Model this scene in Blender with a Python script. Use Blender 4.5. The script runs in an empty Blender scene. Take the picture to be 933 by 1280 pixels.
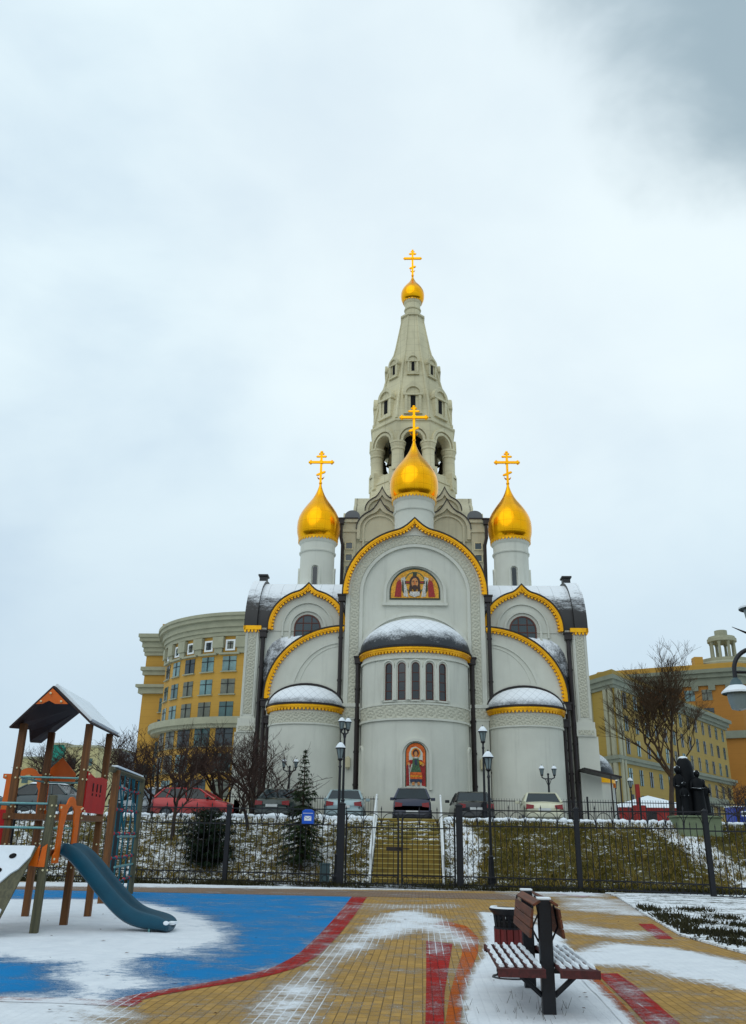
import bpy, math, random
import numpy as np
from mathutils import Matrix, Vector
random.seed(7); np.random.seed(7)
PI = math.pi
S = bpy.context.scene
COL = S.collection
# ------------------------------------------------------------------ camera numbers
F = 1060.0; PITCH = math.radians(20.95); YAW = math.radians(3.45); ROLL = math.radians(1.0); EYE = 1.55
CM = Matrix.Rotation(YAW, 3, 'Z') @ Matrix.Rotation(PI/2+PITCH, 3, 'X') @ Matrix.Rotation(ROLL, 3, 'Z')
def ray(px, py): return CM @ Vector(((px-466.5)/F, -(py-640)/F, -1))
def gnd(px, py, z=0.0):
    d = ray(px, py); t = (z-EYE)/d.z
    return (d.x*t, d.y*t)
def at_y(px, py, Y):
    d = ray(px, py); t = Y/d.y
    return (d.x*t, Y, EYE+d.z*t)
# ------------------------------------------------------------------ materials
def lin(c):
    return tuple((v/255/12.92 if v/255 <= .04045 else ((v/255+.055)/1.055)**2.4) for v in c)
def newmat(name):
    m = bpy.data.materials.new(name); m.use_nodes = True
    nt = m.node_tree; return m, nt, nt.nodes['Principled BSDF']
def N(nt, t, **kw):
    n = nt.nodes.new(t)
    for k, v in kw.items():
        if k.startswith('i_'):
            key = k[2:]; key = int(key) if key.isdigit() else key
            n.inputs[key].default_value = v
        else: setattr(n, k, v)
    return n
def L(nt, a, b): nt.links.new(a, b)
def math_n(nt, op, a, b=None, c=None, clamp=False):
    n = nt.nodes.new('ShaderNodeMath'); n.operation = op; n.use_clamp = clamp
    for i, v in enumerate((a, b, c)):
        if v is None: continue
        if isinstance(v, (int, float)): n.inputs[i].default_value = v
        else: L(nt, v, n.inputs[i])
    return n.outputs[0]
def mixc(nt, f, a, b, mode='MIX'):
    n = nt.nodes.new('ShaderNodeMix'); n.data_type = 'RGBA'; n.blend_type = mode
    for s, v in ((n.inputs[0], f), (n.inputs[6], a), (n.inputs[7], b)):
        if isinstance(v, (int, float)): s.default_value = v
        elif isinstance(v, tuple): s.default_value = (*v, 1) if len(v) == 3 else v
        else: L(nt, v, s)
    return n.outputs[2]
def noise(nt, scale, detail=4, rough=.6, vec=None, dist=0):
    n = N(nt, 'ShaderNodeTexNoise'); n.inputs['Scale'].default_value = scale
    n.inputs['Detail'].default_value = detail; n.inputs['Roughness'].default_value = rough
    n.inputs['Distortion'].default_value = dist
    if vec is not None: L(nt, vec, n.inputs['Vector'])
    return n.outputs[0]
def objvec(nt, scale=None):
    c = N(nt, 'ShaderNodeTexCoord').outputs['Object']
    if scale:
        m = N(nt, 'ShaderNodeMapping'); m.inputs['Scale'].default_value = scale
        L(nt, c, m.inputs['Vector']); return m.outputs[0]
    return c
def posvec(nt, scale=None):
    c = N(nt, 'ShaderNodeNewGeometry').outputs['Position']
    if scale:
        m = N(nt, 'ShaderNodeMapping'); m.inputs['Scale'].default_value = scale
        L(nt, c, m.inputs['Vector']); return m.outputs[0]
    return c
def ramp(nt, f, lo, hi):
    n = N(nt, 'ShaderNodeMapRange', interpolation_type='SMOOTHSTEP'); n.inputs[1].default_value = lo; n.inputs[2].default_value = hi
    L(nt, f, n.inputs[0]); return n.outputs[0]
def bump(nt, b, h, strength=.3, dist=.02):
    n = N(nt, 'ShaderNodeBump'); n.inputs['Strength'].default_value = strength; n.inputs['Distance'].default_value = dist
    L(nt, h, n.inputs['Height']); L(nt, n.outputs[0], b.inputs['Normal'])
def pm(name, col, rough=.7, metal=0., var=.15, vs=2., bs=0., bscale=30., spec=.4, stretch=None, emit=None):
    m, nt, b = newmat(name); c = lin(col)
    b.inputs['Roughness'].default_value = rough; b.inputs['Metallic'].default_value = metal
    b.inputs['Specular IOR Level'].default_value = spec
    v = objvec(nt, stretch)
    f = noise(nt, vs, 5, .65, v)
    dark = tuple(x*(1-var) for x in c); lite = tuple(min(1, x*(1+var)) for x in c)
    L(nt, mixc(nt, ramp(nt, f, .25, .75), dark, lite), b.inputs['Base Color'])
    if bs: bump(nt, b, noise(nt, bscale, 3, .6, v), bs, .02)
    return m
# plaster with faint rain streaks
def plaster(name, col, var=.07, courses=0):
    m, nt, b = newmat(name); c = lin(col)
    b.inputs['Roughness'].default_value = .85; b.inputs['Specular IOR Level'].default_value = .2
    f1 = noise(nt, .35, 4, .6, objvec(nt)); f2 = noise(nt, 1.0, 5, .7, objvec(nt, (2.2, 2.2, .18)))
    a = mixc(nt, ramp(nt, f1, .3, .7), tuple(x*(1-var) for x in c), tuple(min(1, x*(1+var)) for x in c))
    streak = math_n(nt, 'MULTIPLY', ramp(nt, f2, .50, .75), .24)
    a2 = mixc(nt, streak, a, tuple(x*.45 for x in c))
    sz = N(nt, 'ShaderNodeSeparateXYZ'); L(nt, objvec(nt), sz.inputs[0])
    low = ramp(nt, math_n(nt, 'ADD', sz.outputs[2], math_n(nt, 'MULTIPLY', f2, 1.6)), 4.6, 3.2)
    a2 = mixc(nt, math_n(nt, 'MULTIPLY', low, .35), a2, tuple(x*k for x, k in zip(c, (.5, .46, .38))))
    if courses:
        s = N(nt, 'ShaderNodeSeparateXYZ'); L(nt, objvec(nt), s.inputs[0])
        cz = math_n(nt, 'ABSOLUTE', math_n(nt, 'SUBTRACT', math_n(nt, 'FRACT', math_n(nt, 'DIVIDE', math_n(nt, 'ADD', s.outputs[2], 100), courses)), .5))
        cx = math_n(nt, 'ABSOLUTE', math_n(nt, 'SUBTRACT', math_n(nt, 'FRACT', math_n(nt, 'DIVIDE', math_n(nt, 'ADD', s.outputs[0], 100), courses*1.7)), .5))
        jl = math_n(nt, 'MAXIMUM', ramp(nt, cz, .462, .49), ramp(nt, cx, .475, .49))
        a2 = mixc(nt, math_n(nt, 'MULTIPLY', jl, .4), a2, tuple(x*.45 for x in c))
    L(nt, a2, b.inputs['Base Color'])
    bump(nt, b, noise(nt, 40, 3, .6, objvec(nt)), .12, .01)
    return m
def ornament(name, col, p=.42, off=100.):
    m, nt, b = newmat(name); c = lin(col)
    b.inputs['Roughness'].default_value = .85; b.inputs['Specular IOR Level'].default_value = .2
    sep = N(nt, 'ShaderNodeSeparateXYZ'); L(nt, objvec(nt), sep.inputs[0])
    fx = math_n(nt, 'SUBTRACT', math_n(nt, 'FRACT', math_n(nt, 'DIVIDE', math_n(nt, 'ADD', sep.outputs[0], off), p)), .5)
    fz = math_n(nt, 'SUBTRACT', math_n(nt, 'FRACT', math_n(nt, 'DIVIDE', math_n(nt, 'ADD', sep.outputs[2], 100), p)), .5)
    r = math_n(nt, 'SQRT', math_n(nt, 'ADD', math_n(nt, 'MULTIPLY', fx, fx), math_n(nt, 'MULTIPLY', fz, fz)))
    ring = math_n(nt, 'ABSOLUTE', math_n(nt, 'SINE', math_n(nt, 'MULTIPLY', r, 9.5)))
    ang = math_n(nt, 'ARCTAN2', fz, fx)
    pet = math_n(nt, 'MULTIPLY', math_n(nt, 'SINE', math_n(nt, 'MULTIPLY', ang, 6.0)), .3)
    h = math_n(nt, 'ADD', ring, pet)
    groove = ramp(nt, h, .55, .1)
    L(nt, mixc(nt, math_n(nt, 'MULTIPLY', groove, .13), c, tuple(x*.42 for x in c)), b.inputs['Base Color'])
    bump(nt, b, h, .6, .04)
    return m
def snowy(name, base, rough=.5, lo=.45, hi=.75, nscale=2.5, metal=0., stretch=(1, 1, 1), amount=1.0, seams=None):
    """snow lies where the surface faces up, ragged at the edge"""
    m, nt, b = newmat(name)
    g = N(nt, 'ShaderNodeNewGeometry'); sep = N(nt, 'ShaderNodeSeparateXYZ'); L(nt, g.outputs['Normal'], sep.inputs[0])
    v = objvec(nt, stretch)
    n1 = noise(nt, nscale, 6, .7, v); n2 = noise(nt, nscale*9, 3, .7, v)
    f = math_n(nt, 'ADD', sep.outputs[2], math_n(nt, 'MULTIPLY', math_n(nt, 'SUBTRACT', n1, .5), .9))
    f = math_n(nt, 'ADD', f, math_n(nt, 'MULTIPLY', math_n(nt, 'SUBTRACT', n2, .5), .55))
    f = math_n(nt, 'MULTIPLY', ramp(nt, f, lo, hi), amount)
    c = lin(base)
    h = f
    if seams:
        s2 = N(nt, 'ShaderNodeSeparateXYZ'); L(nt, objvec(nt), s2.inputs[0])
        if seams[0] == 'diamond':
            p = seams[1]
            u = math_n(nt, 'ADD', s2.outputs[0], s2.outputs[2]); w = math_n(nt, 'SUBTRACT', s2.outputs[0], s2.outputs[2])
            a1 = math_n(nt, 'ABSOLUTE', math_n(nt, 'SUBTRACT', math_n(nt, 'FRACT', math_n(nt, 'DIVIDE', math_n(nt, 'ADD', u, 100), p)), .5))
            a2 = math_n(nt, 'ABSOLUTE', math_n(nt, 'SUBTRACT', math_n(nt, 'FRACT', math_n(nt, 'DIVIDE', math_n(nt, 'ADD', w, 100), p)), .5))
            ln = math_n(nt, 'MAXIMUM', ramp(nt, a1, .44, .5), ramp(nt, a2, .44, .5))
        else:
            a1 = math_n(nt, 'ABSOLUTE', math_n(nt, 'SUBTRACT', math_n(nt, 'FRACT', math_n(nt, 'DIVIDE', math_n(nt, 'ADD', s2.outputs[0], 100), seams[1])), .5))
            ln = ramp(nt, a1, .46, .5)
        f = math_n(nt, 'MULTIPLY', f, math_n(nt, 'SUBTRACT', 1.0, math_n(nt, 'MULTIPLY', ln, .3)))
    L(nt, mixc(nt, f, c, (.80, .83, .86)), b.inputs['Base Color'])
    rr = N(nt, 'ShaderNodeMapRange'); rr.inputs[3].default_value = rough; rr.inputs[4].default_value = .85; L(nt, f, rr.inputs[0]); L(nt, rr.outputs[0], b.inputs['Roughness'])
    b.inputs['Metallic'].default_value = 0
    bump(nt, b, h, .4, .03)
    return m
M = {}
M['white'] = plaster('white_plaster', (206, 206, 194))
M['cream'] = plaster('cream_plaster', (192, 186, 160), .09)
M['beige'] = plaster('tower_plaster', (206, 197, 164), .12, .62)
M['orn'] = ornament('carved_band', (194, 192, 174), .515, 99.9075)
M['orn2'] = ornament('carved_band_fine', (194, 192, 174), .4237, 100.416)
def gold_mat():
    m, nt, b = newmat('gilded_metal')
    b.inputs['Metallic'].default_value = 1.0
    v = objvec(nt)
    f = noise(nt, 2.2, 4, .6, v)
    L(nt, mixc(nt, f, (.95, .36, .004), (1.0, .48, .01)), b.inputs['Base Color'])
    b.inputs['Roughness'].default_value = .2
    bump(nt, b, noise(nt, 3.0, 3, .6, v), .1, .02)
    return m
M['gold'] = gold_mat()
M['goldp'] = pm('gold_paint', (255, 176, 4), .3, .45, .16, 3, .1, 20)
M['goldd'] = pm('gold_paint_deep', (205, 112, 6), .45, .2, .15, 4)
M['flash'] = pm('dark_flashing', (34, 26, 24), .5, 0, .2, 3)
M['pipe'] = pm('brown_downpipe', (40, 32, 31), .45, 0, .2, 3)
M['roof'] = snowy('snowy_metal_roof', (24, 22, 22), .45, .32, .72, 1.6, stretch=(.5, .5, 1.6), seams=('line', .75))
M['roof2'] = snowy('snowy_seamed_roof', (24, 22, 22), .45, .05, .5, 1.8, seams=('line', .45))
M['tile2'] = snowy('snow_covered_tile_dome', (44, 52, 60), .5, -.15, .5, 1.1, stretch=(1, 1, 2), seams=('diamond', .42))
M['tile'] = snowy('snowy_tile_dome', (34, 40, 46), .5, .2, .7, 1.1, stretch=(1, 1, 2), seams=('diamond', .42))
M['grayroof'] = snowy('grey_metal_roof', (92, 96, 100), .4, .65, 1.0, 1.5)
M['glass'] = pm('window_glass', (30, 48, 52), .12, 0, .35, 1.2, spec=.8)
M['dglass'] = pm('dark_glass', (20, 26, 28), .1, 0, .3, 1.5, spec=.8)
M['brownframe'] = pm('brown_frame', (86, 44, 32), .5)
M['black'] = pm('black_iron', (10, 12, 20), .45, 0, .2, 6, .1, 60)
M['snow'] = pm('snow', (228, 234, 239), .85, 0, .05, 3, .5, 9, .2)
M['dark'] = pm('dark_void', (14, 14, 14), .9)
M['bell'] = pm('bell_bronze', (70, 62, 40), .4, .8)
# ------------------------------------------------------------------ mesh builder
class MB:
    def __init__(s, T=None): s.v = []; s.f = []; s.m = []; s.mi = 0; s.T = T
    def add(s, vs, fs, T=None):
        o = len(s.v); T = T or s.T
        s.v += [T(*p) for p in vs] if T else [tuple(p) for p in vs]
        s.f += [tuple(i+o for i in f) for f in fs]; s.m += [s.mi]*len(fs)
    def box(s, x0, x1, y0, y1, z0, z1):
        s.add([(x0,y0,z0),(x1,y0,z0),(x1,y1,z0),(x0,y1,z0),(x0,y0,z1),(x1,y0,z1),(x1,y1,z1),(x0,y1,z1)],
              [(0,3,2,1),(4,5,6,7),(0,1,5,4),(1,2,6,5),(2,3,7,6),(3,0,4,7)])
    def obox(s, c, hx, hy, hz, rz=0, rx=0, ry=0):
        R = Matrix.Rotation(rz,3,'Z') @ Matrix.Rotation(ry,3,'Y') @ Matrix.Rotation(rx,3,'X'); c = Vector(c)
        vs = [tuple(c + R @ Vector((a*hx,b*hy,d*hz))) for d in (-1,1) for b in (-1,1) for a in (-1,1)]
        s.add(vs, [(0,2,3,1),(4,5,7,6),(0,1,5,4),(1,3,7,5),(3,2,6,7),(2,0,4,6)])
    def prism(s, pts, y0, y1):
        n = len(pts)
        vs = [(x,y0,z) for x,z in pts] + [(x,y1,z) for x,z in pts]
        s.add(vs, [tuple(range(n)), tuple(range(2*n-1, n-1, -1))] + [(i, i+n, (i+1)%n+n, (i+1)%n) for i in range(n)])
    def zprism(s, pts, z0, z1):
        n = len(pts)
        vs = [(x,y,z0) for x,y in pts] + [(x,y,z1) for x,y in pts]
        s.add(vs, [tuple(range(n-1,-1,-1)), tuple(range(n, 2*n))] + [(i, (i+1)%n, (i+1)%n+n, i+n) for i in range(n)])
    def ring(s, A, B, y0, y1, close=False):
        """band between outlines A (outer) and B (inner), extruded y0..y1"""
        n = len(A); vs = []
        for a, b in zip(A, B): vs += [(a[0],y0,a[1]),(b[0],y0,b[1]),(b[0],y1,b[1]),(a[0],y1,a[1])]
        fs = []
        rng = range(n if close else n-1)
        for i in rng:
            j = (i+1) % n
            for k in range(4): fs.append((i*4+k, j*4+k, j*4+(k+1)%4, i*4+(k+1)%4))
        if not close: fs += [(0,1,2,3), tuple((n-1)*4+k for k in (3,2,1,0))]
        s.add(vs, fs)
    def lathe(s, prof, cx=0, cy=0, a0=-PI, a1=PI, seg=32, capends=False):
        full = abs(a1-a0-2*PI) < 1e-6; n = seg if full else seg+1; vs = []; fs = []
        for i in range(n):
            a = a0+(a1-a0)*i/seg
            for r, z in prof: vs.append((cx+r*math.sin(a), cy-r*math.cos(a), z))
        k = len(prof)
        for i in range(seg):
            j = (i+1) % n
            for q in range(k-1): fs.append((i*k+q, j*k+q, j*k+q+1, i*k+q+1))
        s.add(vs, fs)
    def cband(s, r0, r1, z0, z1, cx, cy, a0=-PI/2, a1=PI/2, seg=28):
        s.lathe([(r0,z0),(r1,z0),(r1,z1),(r0,z1)], cx, cy, a0, a1, seg)
    def tube(s, pts, r, n=6, cap=True):
        P = [Vector(p) for p in pts]; rs = r if isinstance(r, (list, tuple)) else [r]*len(P)
        vs = []; fs = []
        d = (P[1]-P[0]).normalized(); up = Vector((0,0,1)) if abs(d.z) < .9 else Vector((1,0,0))
        x = d.cross(up).normalized()
        for i, p in enumerate(P):
            if i == 0: t = P[1]-P[0]
            elif i == len(P)-1: t = P[-1]-P[-2]
            else: t = P[i+1]-P[i-1]
            t = t.normalized() if t.length > 1e-9 else Vector((0,0,1))
            x = (x - t*x.dot(t)); x = x.normalized() if x.length > 1e-6 else t.orthogonal().normalized(); y = t.cross(x)
            for k in range(n):
                a = 2*PI*k/n; q = p + (x*math.cos(a)+y*math.sin(a))*rs[i]; vs.append(tuple(q))
        for i in range(len(P)-1):
            for k in range(n): fs.append((i*n+k, i*n+(k+1)%n, (i+1)*n+(k+1)%n, (i+1)*n+k))
        if cap: fs += [tuple(range(n-1,-1,-1)), tuple(range((len(P)-1)*n, len(P)*n))]
        s.add(vs, fs)
    def sphere(s, c, r, n=10, sx=1, sy=1, sz=1):
        vs = []; fs = []
        for i in range(n+1):
            th = PI*i/n
            for k in range(2*n):
                a = PI*k/n; vs.append((c[0]+sx*r*math.sin(th)*math.cos(a), c[1]+sy*r*math.sin(th)*math.sin(a), c[2]+sz*r*math.cos(th)))
        for i in range(n):
            for k in range(2*n):
                k2 = (k+1) % (2*n); fs.append((i*2*n+k, (i+1)*2*n+k, (i+1)*2*n+k2, i*2*n+k2))
        s.add(vs, fs)
    def build(s, name, mats, parent=None, label=None, smooth=35, loc=None, bevel=0):
        me = bpy.data.meshes.new(name); me.from_pydata(s.v, [], s.f)
        mats = mats if isinstance(mats, (list, tuple)) else [mats]
        for m in mats: me.materials.append(M[m] if isinstance(m, str) else m)
        if len(mats) > 1: me.polygons.foreach_set('material_index', s.m)
        me.validate(); me.update()
        if smooth:
            me.polygons.foreach_set('use_smooth', [True]*len(me.polygons)); me.set_sharp_from_angle(angle=math.radians(smooth))
        o = bpy.data.objects.new(name, me); COL.objects.link(o)
        if parent: o.parent = parent
        if loc: o.location = loc
        if label: o['label'] = label
        if bevel:
            bv = o.modifiers.new('Bevel', 'BEVEL'); bv.width = bevel; bv.segments = 2; bv.limit_method = 'ANGLE'
        return o
def tag(o, label=None, cat=None, group=None, kind=None):
    if label: o['label'] = label
    if cat: o['category'] = cat
    if group: o['group'] = group
    if kind: o['kind'] = kind
    return o
def thing(name, label, cat, loc=(0,0,0), rz=0, group=None):
    o = bpy.data.objects.new(name, None); COL.objects.link(o); o.location = loc; o.rotation_euler = (0,0,rz)
    return tag(o, label, cat, group)
def copy_tree(o, parent=None):
    c = o.copy(); COL.objects.link(c); c.parent = parent
    for ch in list(o.children): copy_tree(ch, c)
    return c
def arch(cx, hw, z0, zs, rise, n=24, tip=0., tw=.35, p=2.0):
    pts = [(cx-hw, z0)] if z0 < zs-1e-6 else []
    for i in range(n+1):
        a = PI*(1-i/n); dx = hw*math.cos(a); z = zs+rise*abs(math.sin(a))**(2/p)
        if tip: z += tip*max(0, 1-abs(dx)/(tw*hw))**1.9
        pts.append((cx+dx, z))
    if z0 < zs-1e-6: pts.append((cx+hw, z0))
    return pts
def teeth(mb, path, y0, y1, step=.2, w=.13, h=.11, inward=1):
    """small pointed drops hanging along the inside of a path"""
    P = [Vector((x, z)) for x, z in path]; acc = 0; nxt = step/2
    for a, b in zip(P, P[1:]):
        l = (b-a).length
        if l < 1e-6: continue
        d = (b-a)/l; nrm = Vector((d.y, -d.x))*inward
        while nxt <= acc+l:
            c = a+d*(nxt-acc)
            q = [c-d*w/2, c+d*w/2, c+d*w*.42+nrm*h*.6, c+nrm*h, c-d*w*.42+nrm*h*.6]
            mb.prism([(p.x, p.y) for p in q], y0, y1); nxt += step
        acc += l
def inset(path, d):
    """offset a left-to-right path towards its inside (below)"""
    P = [Vector(p) for p in path]; out = []
    for i, p in enumerate(P):
        t = (P[min(i+1, len(P)-1)]-P[max(i-1, 0)]).normalized(); nrm = Vector((t.y, -t.x)); q = p+nrm*d; out.append((q.x, q.y))
    return out
# gilded domes get panel seams round their own axis
def gold_dome_mat():
    m, nt, b = newmat('gilded_dome'); b.inputs['Metallic'].default_value = 1.0; b.inputs['Roughness'].default_value = .2
    sep = N(nt, 'ShaderNodeSeparateXYZ'); L(nt, objvec(nt), sep.inputs[0])
    a = math_n(nt, 'MULTIPLY', math_n(nt, 'ARCTAN2', sep.outputs[0], sep.outputs[1]), 16/(2*PI))
    u = math_n(nt, 'ABSOLUTE', math_n(nt, 'SUBTRACT', math_n(nt, 'FRACT', math_n(nt, 'ADD', a, 50)), .5))
    w = math_n(nt, 'ABSOLUTE', math_n(nt, 'SUBTRACT', math_n(nt, 'FRACT', math_n(nt, 'DIVIDE', sep.outputs[2], .62)), .5))
    ln = math_n(nt, 'MAXIMUM', ramp(nt, u, .475, .5), ramp(nt, w, .48, .5))
    f = noise(nt, 1.6, 4, .6, objvec(nt))
    c = mixc(nt, f, (.97, .34, .003), (1.0, .52, .01))
    L(nt, mixc(nt, math_n(nt, 'MULTIPLY', ln, .55), c, (.35, .12, .005)), b.inputs['Base Color'])
    h = math_n(nt, 'ADD', math_n(nt, 'MULTIPLY', noise(nt, 2.6, 3, .6, objvec(nt)), .6), math_n(nt, 'MULTIPLY', ln, -.5))
    bump(nt, b, h, .22, .03)
    return m
M['dome'] = gold_dome_mat()
CZ = 2.4
church = thing('church', 'tall white church with gilded onion domes, carved bands and a beige octagonal bell tower', 'church', (-.35, 46, CZ), math.radians(1.2))
def cp(mb, name, mat, label=None, smooth=35, parent=None, bevel=0):
    o = mb.build(name, mat, parent or church, label, smooth, bevel=bevel)
    if not parent: o.location = (0, 0, -CZ)
    return o
def Tcyl(cx, cy, R):
    return lambda s, y, z: (cx+(R-y)*math.sin(s/R), cy-(R-y)*math.cos(s/R), z)
def Trot(a, cx, cy):
    c, s = math.cos(a), math.sin(a)
    return lambda x, y, z: (cx+x*c-y*s, cy+x*s+y*c, z)
Tx = lambda sx: (lambda u, v, z: (sx*v, u, z))          # extrude along X
def mirror(sx): return lambda x, y, z: (sx*x, y, z)
# ---- nave
A = lambda hw, z0=2.4, zs=14.3, tip=0., n=30, rise=None: arch(0, hw, z0, zs, rise or hw, n, tip, .3)
nave = MB(); nave.prism(A(3.84, rise=3.66), .14, 6.4); nave.prism([(-.5,17.8),(0,18.45),(.5,17.8)], .02, .4)
nave.ring(A(3.86, rise=3.68), A(3.62, rise=3.45), 0, .16); nave.ring(A(3.08, rise=2.92), A(2.9, rise=2.76), 0, .16); nave.ring(A(3.62, rise=3.45), A(3.08, rise=2.92), .05, .16)
for sx in (-1, 1):
    nave.box(min(sx*2.9,sx*3.95), max(sx*2.9,sx*3.95), -.1, .14, 7.35, 8.15); nave.box(min(sx*2.95,sx*4.0), max(sx*2.95,sx*4.0), -.16, .14, 8.0, 8.18)
    nave.box(min(sx*3.0,sx*3.9), max(sx*3.0,sx*3.9), -.06, .14, 2.4, 7.4)
nave.ring(arch(0, 1.76, 13.7, 14.4, 1.66, 20), arch(0, 1.6, 13.7, 14.4, 1.5, 20), .0, .16); nave.box(-1.82, 1.82, -.04, .16, 13.62, 13.78)
nave.ring(arch(0, 3.12, 10.6, 10.75, 2.5, 26), arch(0, 2.92, 10.6, 10.75, 2.3, 26), .02, .16)
cp(nave, 'nave_wall', 'white')
o = MB(); o.ring(A(3.58, 8.2, rise=3.41), A(3.12, 8.2, rise=2.96), .015, .1); cp(o, 'carved_band', 'orn')
o = MB()
for sx in (-1, 1): o = MB(); o.box(min(sx*3.0,sx*3.88), max(sx*3.0,sx*3.88), -.115, 0, 7.45, 7.95); cp(o, 'carved_band', 'orn')
def trim(path, y0, y1, name='gold_trim', T=None, wd=.18, step=.2, black=.07):
    g = MB(T); g.ring(path, inset(path, wd), y0, y1); teeth(g, inset(path, wd), y0+.06, y1, step, step*.72, .12)
    g.ring(inset(path, wd*.45), inset(path, wd*.62), y0-.04, y0+.01)
    g = cp(g, name, 'goldp'); f = MB(T); f.ring(inset(path, -black), path, y0-.05, y1+.05); cp(f, 'edge_flashing', 'flash')
trim(arch(0, 4.0, 14.2, 14.3, 3.78, 60, .62, .25), -.28, .1)
rf = MB(); rf.ring(A(4.0, 14.0, 14.3, rise=3.78), A(3.84, 14.0, 14.3, rise=3.66), .2, 6.3); cp(rf, 'nave_roof', 'roof')
# ---- central apse
R = 2.85
ap = MB(); ap.lathe([(R,2.4),(R,10.75)], 0, .05, -PI/2, PI/2, 40); ap.cband(R-.02, R+.1, 7.02, 7.12, 0, .05); ap.cband(R-.02, R+.07, 7.78, 7.86, 0, .05)
ap.cband(R-.02, R+.05, 2.4, 3.1, 0, .05); ap.cband(R-.02, R+.08, 10.1, 10.2, 0, .05)
Ta = Tcyl(0, .05, R)
for k in range(-2, 3):
    s = k*.70; ap.T = Ta
    ap.ring(arch(s, .335, 8.0, 9.72, .34, 12), arch(s, .25, 8.0, 9.72, .26, 12), -.13, .02)
    ap.ring(arch(s, .25, 8.0, 9.72, .26, 12), arch(s, .2, 8.0, 9.7, .2, 12), -.07, .02)
for k in range(-3, 3):
    s = (k+.5)*.70
    if abs(s) < 1.8:
        c0 = Ta(s, -.1, 0); ap.T = None; ap.tube([(c0[0], c0[1], 8.0), (c0[0], c0[1], 9.6)], .05, 6); ap.T = Ta
ap.box(-1.8, -1.2, -.1, .02, 7.92, 8.0); ap.box(1.2, 1.8, -.1, .02, 7.92, 8.0); ap.box(-1.2, 0, -.1, .02, 7.92, 8.0); ap.box(0, 1.2, -.1, .02, 7.92, 8.0)
ap.ring(arch(0, .78, 3.7, 5.35, .78, 18), arch(0, .64, 3.7, 5.35, .64, 18), -.1, .02)
for sg in (-1, 1): ap.ring(arch(sg*3.75, .34, 3.6, 5.6, .34, 10), arch(sg*3.75, .24, 3.6, 5.6, .24, 10), -.1, .02)
ap.T = None
cp(ap, 'central_apse', 'white')
o = MB(); o.cband(R, R+.045, 7.12, 7.78, 0, .05); cp(o, 'carved_band', 'orn')
sd = MB(); sd.lathe([(3.0*math.cos(t), 10.82+1.92*math.sin(t)) for t in [i*PI/2/14 for i in range(15)]], 0, .05, -PI/2, PI/2, 40); cp(sd, 'apse_dome', 'tile')
def gold_ring(R, cx, cy, z0, z1):
    g = MB(); g.cband(R, R+.16, z0+.1, z1, cx, cy); g.cband(R+.02, R+.2, z1-.12, z1-.04, cx, cy)
    T = Tcyl(cx, cy, R); g.T = T; hl = R*PI/2
    teeth(g, [(-hl, z0+.12), (hl, z0+.12)], -.14, -.0, .19, .14, .14); cp(g, 'gold_trim', 'goldp')
    f = MB(); f.cband(R, R+.24, z1, z1+.09, cx, cy); cp(f, 'edge_flashing', 'flash')
gold_ring(R, 0, .05, 10.4, 10.7)
for k in range(-2, 3):
    s = k*.70; w = MB(Ta); w.prism(arch(s, .2, 8.0, 9.7, .2, 12), -.03, .02)
    wo = cp(w, 'apse_window', 'dglass'); fr = MB(Ta)
    fr.ring(arch(s, .2, 8.0, 9.7, .2, 12), arch(s, .155, 8.0, 9.7, .155, 12), -.06, .0)
    for z in (8.02, 8.45, 8.9, 9.35): fr.box(s-.16, s+.16, -.055, -.01, z, z+.035)
    fr.build('frame', 'brownframe', wo)
# ---- mosaics (flat religious mosaics, pieces of coloured smalt)
def mos(name, c, v=.55): M[name] = pm(name, c, .35, 0, v, 16, .4, 40)
mos('m_gold', (222, 150, 24)); mos('m_dk', (40, 52, 30)); mos('m_red', (150, 28, 24)); mos('m_skin', (196, 130, 70)); mos('m_hair', (58, 32, 20)); mos('m_white', (190, 186, 178)); mos('m_orange', (205, 92, 18)); mos('m_green', (62, 92, 60)); mos('m_blue', (40, 50, 72))
ML = ['m_gold', 'm_dk', 'm_red', 'm_skin', 'm_hair', 'm_white', 'm_orange', 'm_green', 'm_blue']
def ell(cx, cz, rx, rz, n=18): return [(cx+rx*math.cos(2*PI*i/n), cz+rz*math.sin(2*PI*i/n)) for i in range(n)]
mo = MB()
def layer(i, pts, k): mo.mi = i; mo.prism(pts, .1-.006*k, .16)
layer(1, arch(0, 1.42, 13.98, 14.4, 1.42, 24), 1); layer(0, arch(0, 1.34, 14.06, 14.4, 1.32, 24), 2)
layer(7, ell(0, 14.95, .6, .64), 3); layer(0, ell(0, 14.95, .54, .58), 4)
for sx in (-1, 1):
    layer(5, [(sx*.36, 14.1), (sx*.62, 14.16), (sx*.78, 15.2), (sx*.56, 15.3)], 5); layer(2, [(sx*.76, 14.12), (sx*1.14, 14.12), (sx*1.02, 14.95), (sx*.84, 15.15), (sx*.74, 14.9)], 6)
    layer(1, [(sx*.6, 14.3), (sx*.72, 14.5), (sx*.7, 15.1), (sx*.63, 15.0)], 7); layer(1, [(sx*.1, 14.9), (sx*.1, 15.02), (sx*.56, 15.05), (sx*.56, 14.87)], 8); layer(2, [(sx*.14, 14.93), (sx*.14, 14.99), (sx*.5, 15.01), (sx*.5, 14.91)], 8.5)
    layer(3, ell(sx*.93, 15.16, .09, .11, 10), 9)
    layer(4, [(sx*.1, 14.9), (sx*.3, 14.75), (sx*.34, 14.35), (sx*.2, 14.3)], 10)
layer(5, [(-.3, 14.22), (0, 14.1), (.3, 14.22), (.26, 14.42), (-.26, 14.42)], 11)
layer(4, ell(0, 14.95, .3, .4), 12); layer(3, ell(0, 14.92, .19, .29), 13); layer(4, [(-.13, 14.78), (.13, 14.78), (.08, 14.5), (0, 14.42), (-.08, 14.5)], 14)
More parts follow.
